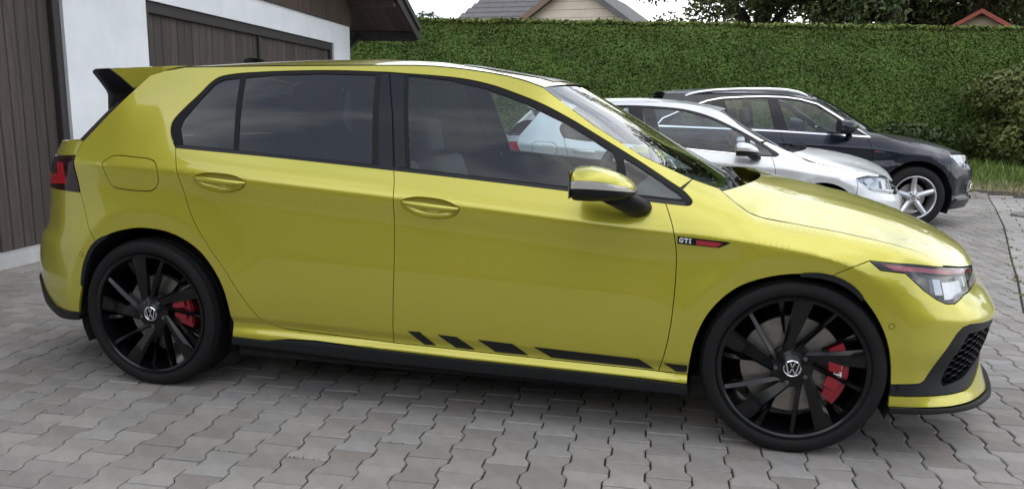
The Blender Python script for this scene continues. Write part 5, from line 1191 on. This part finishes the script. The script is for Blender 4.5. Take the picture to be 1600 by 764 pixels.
def cabin(root, x, dz=0., sx=1.32):
    for y_ in (-.37, .37): seat(root, sx, y_, False, .50, 1.0, dz)
    seat(root, sx-.82, 0, True, 1.2, .95, dz)
    d = MB(); d.prism([(x-.30, .62+dz), (x+.12, .62+dz), (x+.12, .90+dz), (x-.02, .925+dz), (x-.25, .905+dz), (x-.33, .83+dz)], 'y', -.74, .74); bevel(d.build('dashboard', MT['dash'], root), .02, 2)
    Mx = Matrix.Translation((x-.50, .37, .92+dz)) @ Matrix.Rotation(R(-66), 4, 'Y'); sw = MB()
    sw.tube([tuple(Mx @ Vector((.185*math.cos(a), .185*math.sin(a), 0))) for a in np.linspace(0, 2*math.pi, 25)], .016, 6, False); sw.box(-.18, .18, -.02, .02, -.02, .02, Mx); sw.build('steering_wheel', MT['dash'], root, 40)
    f = MB(); f.box(-.1, x, -.78, .78, .30+dz, .34+dz); f.build('cabin_floor', MT['inner'], root)
    m_ = MB(); m_.box(x-.55, x-.52, -.12, .12, 1.22+dz, 1.285+dz); m_.build('interior_mirror', MT['dash'], root)

# --- silver hatchback
ST7 = [s_ for s_ in ST if s_[0] < 2.9]+[
 (2.96,[(.15,.03),(.20,.012),(.23,.008),(.31,.006),(.43,.0),(.52,.0),(.62,.004),(.68,.014),(.735,.043),(.765,.075),(.785,.115)]),
 (3.10,[(.15,.03),(.195,.012),(.235,.010),(.31,.010),(.43,.0),(.51,.0),(.58,.006),(.66,.018),(.71,.036),(.745,.060),(.768,.115)]),
 (3.30,[(.15,.03),(.19,.012),(.24,.012),(.31,.012),(.42,.0),(.50,.0),(.57,.012),(.64,.035),(.69,.055),(.722,.075),(.742,.115)]),
 (3.50,[(.15,.03),(.19,.012),(.24,.014),(.31,.012),(.42,.0),(.50,.0),(.55,.020),(.60,.050),(.645,.075),(.672,.095),(.695,.125)]),
 (4.06,[(.15,.04),(.19,.015),(.24,.015),(.31,.012),(.42,.0),(.50,.0),(.55,.022),(.60,.055),(.645,.078),(.672,.10),(.695,.13)])]
SK_S = Skin(PLAN_H, ST7, WR, [(0.02,.345,.36,.40,.012),(2.63,.325,.352,.398,.014)])
sil = empty('hatchback', (.718, 5.238, -.124), -.025, 'silver five-door hatchback parked behind the yellow car, partly hidden by it', 'car', 'cars parked in front of the hedge')
sil.rotation_euler = (0, -.0082, -.025); sil.scale = (1, 1, 1.033)
hoodS = [(2.351,.9265),(2.415,.8896),(2.576,.834),(2.706,.812),(2.82,.797),(2.95,.779),(3.10,.757),(3.165,.745)]
DS = dict(tor=tor_h, arch_r=circ(.02, .345, .352, 188, -18), arch_f=circ(2.63, .325, .346, 194, -20),
 dlo_bot=[(.1523,1.0277),(.34,1.0035),(.94,.975),(1.2357,.957),(1.4376,.9380),(1.7213,.9166),(1.9726,.8966),(2.19,.8900)],
 dlo_top=[(.1523,1.0277),(.1274,1.0553),(.1019,1.1),(.0981,1.1327),(.1144,1.1659),(.1743,1.2506),(.2023,1.296),(.2304,1.320),(.2935,1.3325),(.52,1.338),(.83,1.340),(1.114,1.3273),(1.3206,1.3056),(1.5569,1.2459),(1.7755,1.1552),(1.9921,1.0481),(2.1348,.9657),(2.2218,.9071),(2.19,.8900)],
 bgap=[(.828,1.340),(.870,1.170),(.930,.976),(.950,.90),(.952,.60),(.935,.290)], rgap=[(.1523,1.0277),(.172,.97),(.1870,.9244),(.2383,.7602),(.3120,.640),(.3868,.5432),(.4560,.436),(.5113,.3598),(.5419,.3334),(.5841,.313),(.6439,.3015)],
 fgap=[(2.155,.8905),(2.1808,.8233),(2.1992,.7449),(2.2062,.6448),(2.196,.42),(2.17,.268)], sill_top=np.array([(.6439,.3015),(.935,.290),(1.3,.280),(1.8,.272),(2.17,.268),(2.285,.262)]), sill_bot=np.array([(.357,.225),(1.0,.215),(2.289,.205)]),
 arch_front_end=0, arch_rear_end=0, hoodline=hoodS, lamp_top=[(2.915,.7174),(3.03,.7400),(3.165,.7330),(3.25,.7200),(3.40,.690),(3.50,.6620),(3.585,.612)], lt_n=3, lamp_bot=[(2.915,.7174),(2.9528,.6746),(3.0262,.6254),(3.0926,.5973),(3.25,.580),(3.4368,.5664),(3.57,.578),(3.585,.612)],
 seam_f=[(2.915,.7174),(2.93,.66),(2.915,.540)], pil_split=(2.06, 1.0), pil_top=[(2.30,.9420),(2.2398,.9659),(2.10,1.0225)], pil_end=2.09, seam_r=[(-.31,.8277),(-.2688,.6888),(-.2300,.6150)], tail_top=[(-.3308,.9783)], cpil=[(-.3184,1.0438),(-.2756,1.0983),(-.214,1.1777),(-.1477,1.2633)],
 roof0=-.05, front_low=[(2.975,.20),(4.06,.19)], tmax=4.06, tmin=-1.6, nose_z=.60, tail_z=.66, zlow=.18, rear_low=[(-.36,.28),(-1.6,.28)], tail_bot=[(-.95,.66),(-.93,.82),(-.6,.833),(-.42,.8316)],
 tail_gate=[(-.3184,1.0438),(-.33,.982),(-.539,.974),(-.93,.968),(-.955,.90),(-.93,.82),(-.95,.665),(-1.6,.665),(-1.6,1.03),(-.6,1.036)], tail_lamp=[(-.3308,.9783),(-.255,.8300),(-.42,.8240),(-.60,.8260),(-.92,.828),(-.95,.90),(-.93,.965),(-.75,.968),(-.539,.9715),(-.4375,.9775)],
 tail_bits=[([(-.32,.862),(-.42,.858),(-.55,.860),(-.55,.885),(-.44,.885),(-.345,.888)], 'lampdarkred'), ([(-.44,.835),(-.55,.836),(-.55,.856),(-.46,.856)], 'lampgrey')],
 glass=[([(.180,1.0400),(.1438,1.1074),(.1468,1.1436),(.1899,1.2258),(.2284,1.2904),(.2597,1.3055),(.3306,1.315),(.4073,1.0205)], 'clear'), ([(.4309,1.0185),(.3571,1.3166),(.52,1.324),(.755,1.326),(.79,1.18),(.850,.9960)], 'clear'),
        ([(.985,.9860),(.945,1.11),(.900,1.3180),(1.114,1.3103),(1.3106,1.2886),(1.5469,1.2289),(1.7655,1.1382),(1.890,1.078),(1.910,1.020),(1.922,.912),(1.72,.9316),(1.4376,.953),(1.2357,.972)], 'clear'), ([(1.955,1.040),(1.955,.918),(2.17,.904),(2.12,.950)], 'clear')],
 chrome=[J([(.94,.972),(1.2357,.954),(1.4376,.9350),(1.7213,.9136),(1.9726,.8936),(2.0,.890)], [(2.0,.900),(1.7213,.9246),(1.4376,.946),(1.2357,.965),(.94,.983)])], flap=[(-.165,.962),(-.124,.987),(.049,.978),(.092,.945),(.093,.892),(.053,.850),(-.12,.857),(-.149,.882)],
 lamp_bits=[([(2.99,.690),(3.03,.655),(3.10,.69),(3.06,.72)], 'drl', .018), ([(3.20,.62),(3.26,.617),(3.25,.688),(3.19,.695)], 'lampgrey', .022), ([(3.06,.618),(3.40,.588),(3.50,.590),(3.50,.606),(3.40,.604),(3.06,.632)], 'drl', .014), ([(3.32,.62),(3.42,.615),(3.41,.66),(3.31,.672)], 'lampgrey', .026)], lampmat=MT['lampgrey'],
 hood_front=[(3.165,.745),(3.30,.728),(3.45,.692),(3.58,.672),(4.06,.672)], hood_c=[(2.515,.952),(2.65,.940),(2.8,.918),(2.95,.887),(3.1,.846),(3.22,.796),(3.30,.745)], apil=apil, ws_c=[(1.675,0,1.302),(1.86,0,1.182),(2.08,0,1.052),(2.30,0,.950),(2.38,0,.920)],
 roof_c=[(-.2,1.375),(-.09,1.387),(.18,1.407),(.5,1.421),(.84,1.427),(1.11,1.413),(1.28,1.392),(1.45,1.362),(1.58,1.340),(1.66,1.318)], rg_c=[(-.635,0,1.035),(-.50,0,1.17),(-.35,0,1.30)])
KS, fdS, rdS = rear_car(sil, SK_S, DS, MT['silver'])
grip(fdS, SK_S, (1.06, .845), (1.27, .832), MT['silver']); grip(rdS, SK_S, (.262, .908), (.48, .896), MT['silver'])
for x_ in (0., 2.631):
    wheel_five(sil, x_, -.765, .318, False, .316, .218, .1025, MT['alloy'], .3); wheel_five(sil, x_, .765, .318, True, .316, .218, .1025, MT['alloy'], .9)
arches_under(sil, ((.02, .335, .37, .868, .56), (2.62, .325, .362, .868, .56)), 0, 2.63, .18)
for sg in (1, -1):
    e = mirror_unit(sil, sg, (1.930, -1.012, .958), .205, .225, .125, MT['silver']); st = MB(); V = []
    for (x_, y_, z_, a_, b_) in ((1.96, -.985, .912, .050, .022), (2.0, -.93, .890, .050, .028), (2.02, -.83, .872, .044, .030)): V += [(x_+a_*math.cos(q), sg*y_, z_+b_*math.sin(q)) for q in np.linspace(0, 2*math.pi, 11)[:-1]]
    st.add(V, [(i*10+j, i*10+(j+1) % 10, (i+1)*10+(j+1) % 10, (i+1)*10+j) for i in range(2) for j in range(10)]+[tuple(range(10))]); st.build('mirror_arm', MT['plastic'], e, 50)
cabin(sil, 2.22, -.02, 1.15)
spS = MB(); V = []
for yv in np.linspace(-.57, .57, 15):
    k = 1-abs(yv/.585)**4; V += [(q-.04*k, yv, z_+.016*k) for q, z_ in ((-.06, 1.372), (-.30, 1.352), (-.315, 1.340), (-.22, 1.285), (-.10, 1.30))]
spS.add(V, [(i*5+j, i*5+(j+1) % 5, (i+1)*5+(j+1) % 5, (i+1)*5+j) for i in range(14) for j in range(5)]+[(0, 1, 2, 3, 4), (74, 73, 72, 71, 70)]); spS.build('roof_spoiler', MT['silver'], sil, 40)
a_ = MB(); a_.tube([(.02, 0, 1.40), (-.10, 0, 1.50)], [.008, .004], 6); a_.build('roof_antenna', MT['plastic'], sil, 60)
wp = MB(); wp.tube([(-.66, .05, 1.02), (-.56, -.25, 1.10)], [.012, .006], 6); wp.build('rear_wiper', MT['plastic'], sil, 60)

# --- dark off-roader
WQ = .949
PLAN_Q = [(-.93,0),(-.92,.3),(-.88,.55),(-.80,.72),(-.66,.84),(-.45,.91),(-.2,.94),(0,.949),(.6,.949),(1.5,.949),(2.7,.949),(2.95,.946),(3.1,.935),(3.25,.90),(3.38,.83),(3.50,.735),(3.59,.64),(3.65,.52),(3.69,.38),(3.715,.2),(3.72,0)]
def sq(tor, belt, top, wt, wb=.885, und=.936, wtor=.945):
    W = WQ; return [(.26,.05),(.33,.012),(.40,.020),(.46,.010),(.72,.0),(tor-.10,W-und),(tor,W-wtor),(tor+.45*(belt-tor),W-.925),(belt,W-wb),(belt+.5*(top-belt),W-(.5*(wb+wt)+.012)),(top,W-wt)]
STQ = [(-1.9,[(.26,.16),(.33,.08),(.40,.03),(.46,.0),(.72,.0),(.85,.04),(.98,.06),(1.03,.07),(1.14,.10),(1.35,.20),(1.54,.34)]),
 (-.60,[(.26,.12),(.33,.05),(.40,.02),(.46,.0),(.72,.0),(.88,.02),(1.0,.03),(1.05,.045),(1.14,.08),(1.35,.18),(1.54,.31)]),
 (-.20,[(.26,.06),(.33,.02),(.40,.012),(.46,.0),(.72,.0),(.90,.010),(1.0,.004),(1.07,.022),(1.14,.060),(1.35,.160),(1.54,.285)]),
 (0,sq(1.0,1.14,1.545,.665)), (.6,sq(.98,1.13,1.560,.655)), (1.2,sq(.965,1.112,1.556,.655)), (1.45,sq(.955,1.100,1.520,.668)), (1.63,sq(.948,1.090,1.490,.69)), (1.82,sq(.94,1.085,1.378,.72)), (2.02,sq(.93,1.077,1.256,.75)), (2.25,sq(.92,1.062,1.128,.79)),
 (2.36,sq(.915,1.050,1.112,.805)), (2.67,sq(.885,.972,1.015,.83,.895,.940)), (2.95,sq(.845,.905,.948,.83,.895,.944)),
 (3.10,[(.26,.03),(.33,.010),(.40,.02),(.46,.010),(.62,.0),(.74,.004),(.81,.02),(.84,.036),(.87,.06),(.90,.095),(.920,.14)]),
 (3.40,[(.26,.03),(.33,.004),(.40,.02),(.46,.016),(.60,.0),(.70,.006),(.78,.03),(.82,.05),(.85,.068),(.875,.09),(.895,.13)]),
 (3.70,[(.26,.03),(.33,.0),(.40,.02),(.46,.020),(.57,.0),(.68,.010),(.76,.05),(.82,.075),(.85,.088),(.872,.105),(.888,.14)]),
 (4.36,[(.26,.04),(.33,.01),(.40,.02),(.46,.020),(.57,.0),(.68,.010),(.76,.04),(.82,.07),(.85,.088),(.872,.105),(.888,.14)])]
SK_Q = Skin(PLAN_Q, STQ, WQ, [(0,.37,.42,.50,.016),(2.807,.37,.435,.505,.018)])
tor_q = lambda t: np.interp(t, [-1.9, 0, .6, 1.2, 1.63, 2.25, 2.95, 4.4], [1.0, 1.0, .98, .965, .948, .92, .845, .74])
aud = empty('off_roader', (1.744, 7.248, -.109), .188, 'dark blue off-roader with chrome window line and silver roof rails parked by the hedge', 'car', 'cars parked in front of the hedge')
hoodQ = [(2.343,1.113),(2.50,1.058),(2.671,1.012),(2.85,.970),(3.043,.928),(3.20,.905),(3.30,.898)]
DQ = dict(hdr=.16, tor=tor_q, arch_r=circ(0, .37, .425, 194, -14), arch_f=circ(2.807, .37, .432, 194, -18),
 dlo_bot=[(-.30,1.150),(.2,1.140),(.60,1.130),(.925,1.122),(1.186,1.113),(1.424,1.102),(1.635,1.092),(1.907,1.082),(2.225,1.069)],
 dlo_top=[(-.30,1.150),(-.22,1.24),(.02,1.345),(.228,1.420),(.328,1.457),(.494,1.490),(.781,1.510),(1.02,1.518),(1.259,1.514),(1.44,1.492),(1.631,1.440),(1.823,1.326),(2.016,1.205),(2.225,1.069)],
 bgap=[(1.098,1.517),(1.15,1.30),(1.186,1.113),(1.197,1.036),(1.232,.942),(1.235,.7),(1.215,.42)], rgap=[(-.10,1.145),(-.06,1.08),(.05,.97),(.25,.82),(.38,.70),(.46,.55),(.50,.45),(.56,.425)],
 fgap=[(2.20,1.0700),(2.240,.97),(2.262,.86),(2.262,.6),(2.235,.42)], sill_top=np.array([(.56,.425),(1.215,.42),(2.235,.42),(2.385,.42)]), sill_bot=np.array([(.42,.31),(1.2,.30),(2.385,.30)]), arch_front_end=0, arch_rear_end=0,
 hoodline=hoodQ, lamp_top=[(3.215,.872),(3.30,.885),(3.42,.882),(3.60,.872)], lt_n=2, lamp_bot=[(3.215,.872),(3.283,.802),(3.335,.748),(3.45,.738),(3.56,.745),(3.62,.80),(3.60,.872)], seam_f=[(3.215,.872),(3.20,.78),(3.18,.57)], pil_split=(2.10,1.1), pil_top=[(2.30,1.1190),(2.25,1.1270),(2.14,1.1880)], pil_end=2.13,
 seam_r=[(-.45,.95),(-.42,.85),(-.36,.60)], tail_top=[(-.47,1.10)], cpil=[(-.46,1.14),(-.40,1.25),(-.28,1.42)], roof0=-.20, front_low=[(3.22,.22),(4.36,.26)], tmax=4.36, tmin=-1.9, nose_z=.76, tail_z=.80, zlow=.26, rear_low=[(-.43,.33),(-1.9,.36)], tail_bot=[(-1.1,.84),(-.6,.945)],
 tail_gate=[(-.47,1.13),(-.47,1.10),(-.60,1.10),(-1.1,1.09),(-1.12,.85),(-1.9,.81),(-1.9,1.12),(-.9,1.13)], tail_lamp=[(-.47,1.095),(-.45,.96),(-.6,.95),(-1.08,.95),(-1.1,1.085),(-.7,1.095)], tail_bits=[([(-.60,.98),(-1.0,.98),(-1.0,1.02),(-.60,1.02)], 'lampdarkred')],
 glass=[([(-.16,1.175),(-.10,1.250),(.15,1.365),(.30,1.425),(.36,1.425),(.50,1.150)], 'clear'), ([(.60,1.155),(.53,1.470),(.781,1.490),(1.02,1.498),(1.045,1.490),(1.11,1.135)], 'clear'), ([(1.275,1.128),(1.17,1.495),(1.259,1.492),(1.43,1.470),(1.60,1.425),(1.80,1.310),(1.99,1.190),(2.16,1.090),(1.907,1.102),(1.635,1.112),(1.424,1.122)], 'clear')],
 chrome=[J([(-.30,1.145),(.2,1.135),(.60,1.125),(.925,1.117),(1.186,1.108),(1.424,1.097),(1.635,1.087),(1.907,1.077),(2.245,1.062)], [(2.225,1.082),(1.907,1.096),(1.635,1.106),(1.424,1.116),(1.186,1.127),(.925,1.136),(.60,1.144),(.2,1.154),(-.29,1.165)]),
         J(np.array([(-.30,1.150),(-.22,1.24),(.02,1.345),(.228,1.420),(.328,1.457),(.494,1.490),(.781,1.510),(1.02,1.518),(1.259,1.514),(1.44,1.492),(1.631,1.440),(1.823,1.326),(2.016,1.205),(2.225,1.080)]), np.array([(2.250,1.066),(2.036,1.216),(1.838,1.340),(1.640,1.454),(1.444,1.507),(1.259,1.529),(1.02,1.533),(.781,1.525),(.488,1.505),(.318,1.470),(.218,1.433),(.01,1.357),(-.235,1.25),(-.315,1.15)]))],
 dark=[[(.50,.425),(.50,.310),(2.36,.300),(2.375,.42)]], lamp_bits=[([(3.29,.84),(3.36,.77),(3.44,.765),(3.44,.84)], 'lampgrey', .02), ([(3.46,.77),(3.55,.775),(3.55,.84),(3.46,.842)], 'drl', .024)], lampmat=MT['lampgrey'],
 hood_front=[(3.30,.898),(3.45,.890),(3.62,.884),(4.36,.884)], hood_c=[(2.50,1.125),(2.65,1.112),(2.90,1.078),(3.15,1.035),(3.35,.985),(3.50,.925)], apil=[(1.55,1.5050),(1.63,1.490),(1.82,1.378),(2.02,1.256),(2.25,1.128),(2.35,1.113)], ws_c=[(1.76,0,1.575),(1.92,0,1.51),(2.17,0,1.375),(2.45,0,1.205),(2.56,0,1.120)],
 roof_c=[(-.3,1.56),(0,1.60),(.5,1.628),(1.0,1.625),(1.3,1.610),(1.5,1.590),(1.62,1.578)], rg_c=[(-.86,0,1.12),(-.70,0,1.30),(-.50,0,1.49)])
KQ, fdQ, rdQ = rear_car(aud, SK_Q, DQ, MT['navy'])
grip(fdQ, SK_Q, (1.290, .958), (1.480, .950), MT['gloss'], .022); grip(rdQ, SK_Q, (.25, .985), (.46, .975), MT['gloss'], .022)
for q, z0 in (((1.385, .953), 0), ((.355, .98), 0)):
    for sg, p in ((1, fdQ[0] if q[0] > 1 else rdQ[0]), (-1, fdQ[1] if q[0] > 1 else rdQ[1])):
        lp = [(q[0]+.11*math.cos(a), q[1]-.004+.036*math.sin(a)) for a in np.linspace(0, 2*math.pi, 17)[:-1]]
        g_ = KQ.geo(lp, inset=-.0012, gap=0, thick=.002, gx=.06, gz=.05, ds=.03); g_ = g_ if sg > 0 else KQ.mirror(g_); mesh_from('handle_recess', g_[0], g_[1], MT['inner'], p, True, g_[2])
for x_ in (0., 2.807):
    wheel_five(aud, x_, -.82, .366, False, .368, .254, .1175, MT['alloy'], R(20)); wheel_five(aud, x_, .82, .366, True, .368, .254, .1175, MT['alloy'], R(50))
arches_under(aud, ((0, .37, .445, .92, .58), (2.80, .37, .452, .92, .58)), 0, 2.8, .24)
rx = np.array([(.02,1.490),(.10,1.530),(.222,1.560),(.425,1.586),(.725,1.603),(1.025,1.610),(1.265,1.603),(1.423,1.575),(1.528,1.535)])
for sg in (1, -1):
    V = []; rq = along(np.c_[rx[:, 0], 0*rx[:, 0]+sg*-.665, rx[:, 1]], 25); b = MB(); b.tube([tuple(p) for p in rq], [.012]+[.022]*23+[.012], 8); b.build('roof_rail', MT['chrome'], aud, 60)
    e = bpy.data.objects.new('door_mirror', None); link(e, aud); h = MB()
    V = []
    for (x_, fy, fz) in ((1.80, .93, .96), (1.83, 1., 1.), (1.90, .98, .96), (1.96, .80, .80), (2.0, .5, .45), (2.01, .2, .1)):
        for q in np.linspace(0, 2*math.pi, 17)[:-1]:
            ca, sa = math.cos(q), math.sin(q); V.append((x_, sg*(-1.065+.115*fy*math.copysign(abs(ca)**.7, ca)+.03*(1-fy)), 1.185+.082*fz*math.copysign(abs(sa)**.7, sa)))
    h.add(V, [(i*16+j, i*16+(j+1) % 16, (i+1)*16+(j+1) % 16, (i+1)*16+j) for i in range(5) for j in range(16)]+[tuple(range(16)), tuple(80+j for j in range(16))]); h.build('mirror_cap', MT['navy'], e, 45)
    a_ = MB(); a_.tube([(1.93, sg*-1.02, 1.115), (1.97, sg*-.95, 1.08), (1.99, sg*-.88, 1.075)], [.04, .034, .034], 8); a_.build('mirror_arm', MT['gloss'], e, 60)
cabin(aud, 2.25, .13, 1.35)
# fog lamp ring, side emblem
for sg in (1, -1):
    c = SK_Q.point(3.63, .50, -.006)[0]; nn = SK_Q.normal(np.array([3.63]), np.array([.50]))[0]
    if sg < 0: c = c*np.array([1, -1, 1]); nn = nn*np.array([1, -1, 1])
    q_ = Vector((0, -1, 0)).rotation_difference(Vector(nn)).to_matrix().to_4x4(); q_.translation = Vector(c)
    f = MB(); f.lathe([(.070, .012), (.072, -.008), (.060, -.012), (.056, .012)], 28); f.V = [tuple(q_ @ Vector(v)) for v in f.V]; fo = f.build('fog_lamp_ring', MT['chrome'], aud, 40)
    f = MB(); f.lathe([(.0001, .006), (.056, .004)], 24); f.V = [tuple(q_ @ Vector(v)) for v in f.V]; f.build('fog_lamp', MT['gloss'], fo, 40)
KQ.panel('lower_intake', [(3.40,.445),(3.44,.575),(3.62,.605),(3.85,.60),(3.85,.42),(3.55,.405)], MT['plastic'], inset=-.001, gap=0, thick=.01)
KQ.panel('bumper_blade', [(3.30,.335),(3.55,.345),(3.85,.350),(3.85,.375),(3.55,.372),(3.32,.360)], MT['gloss'], inset=-.02, gap=0, thick=.04)
KQ.panel('grille', [(3.78,.52),(4.36,.50),(4.36,.86),(3.70,.86),(3.70,.62)], MT['gloss'], both=True, inset=-.002, gap=0, thick=.01)
bq = KQ.panel('side_emblem', [(2.285,.898),(2.292,.914),(2.318,.912),(2.310,.896)], MT['redtrim'], inset=-.003, gap=0, thick=.003)
for sg in (1, -1):
    c = SK_Q.point(2.325, .890, -.003)[0]*np.array([1, sg, 1]); tb = MB(); ln = .062
    Mx = Matrix.Translation(Vector(c)+(Vector((.062, 0, 0)) if sg < 0 else Vector())) @ (Matrix.Rotation(math.pi, 4, 'Z') if sg < 0 else Matrix())
    text_mb('Sline', .021, tb, Mx, .0015); tb.build('emblem_lettering', MT['chrome'], bq[0 if sg > 0 else 1])
# ------------------------------------------------------------------ behind the camera: house seen mirrored; hedge, trees and outbuilding added to darken reflections
gh = empty('unseen_hedge', (3, -12.5, 0), 0, 'clipped green hedge added unseen behind the camera to darken reflections in the paint', 'hedge')  # added hedge, out of view, darkens what paint and wheels mirror
b = MB(); b.box(-24, 26, -.6, .6, -.2, 2.9); b.build('hedge_core', M_CORE, gh)
n = 22000; P = np.c_[RNG.uniform(-24, 26, n), .6+RNG.uniform(-.05, .12, n), RNG.uniform(0, 3.0, n)]; g = RNG.random((n, 1))
leaf_cloud('foliage', P, np.tile(np.array([[0, 1, .4]]), (n, 1)), RNG.uniform(.10, .2, n), np.array([[.022, .045, .010]])*(1-g)+np.array([[.06, .10, .02]])*g, gh)['kind'] = 'stuff'
nh = empty('house', (-12.5, -13.5, 0), R(40), 'plain house with steep dark gable across the yard, mirrored in the rear side window', 'house')
b = MB(); b.prism([(-4.2, -.3), (4.2, -.3), (4.2, 4.6), (0, 9.0), (-4.2, 4.6)], 'y', -9, 0); b.build('wall', mat('grey_render', (.10, .095, .09), .9, noise=.2, nscale=2), nh)
for sg in (-1, 1): b = MB(); b.prism([(0, 9.15), (sg*5.0, 9.15-1.048*5.0), (sg*5.0, 8.9-1.048*5.0), (0, 8.9)], 'y', -9.5, .5); b.build('roof', M_TILE, nh)
for i, (x_, y_, h_, c_) in enumerate(((-2.5, -17, 7.0, 3.0), (5.5, -18, 8.0, 3.4), (14, -16, 7.5, 3.2))):
    tree(('bushy unseen tree added behind the camera, nearest the steep gabled house', 'tallest unseen tree added behind the camera, past the added hedge', 'unseen tree added behind the camera, farthest from the steep gabled house')[i], x_, y_, h_, c_, 0, 60+i, n=6500, size=(.3, .6), group='added trees behind the camera')  # added trees, out of view, only darken the reflections
bn = empty('unseen_barn', (11, -16, 0), R(-12), 'long dark timber building added unseen behind the camera to darken reflections', 'unseen_barn')  # added building, out of view, darkens the parked cars' reflections
b = MB(); b.prism([(-3.6, -.3), (3.6, -.3), (3.6, 4.4), (0, 7.2), (-3.6, 4.4)], 'x', -8, 8); b.build('wall', M_CLAD, bn)
for sg in (-1, 1): b = MB(); b.prism([(0, 7.35), (sg*4.3, 7.35-.778*4.3), (sg*4.3, 7.15-.778*4.3), (0, 7.15)], 'x', -8.5, 8.5); b.build('roof', M_TILE, bn)
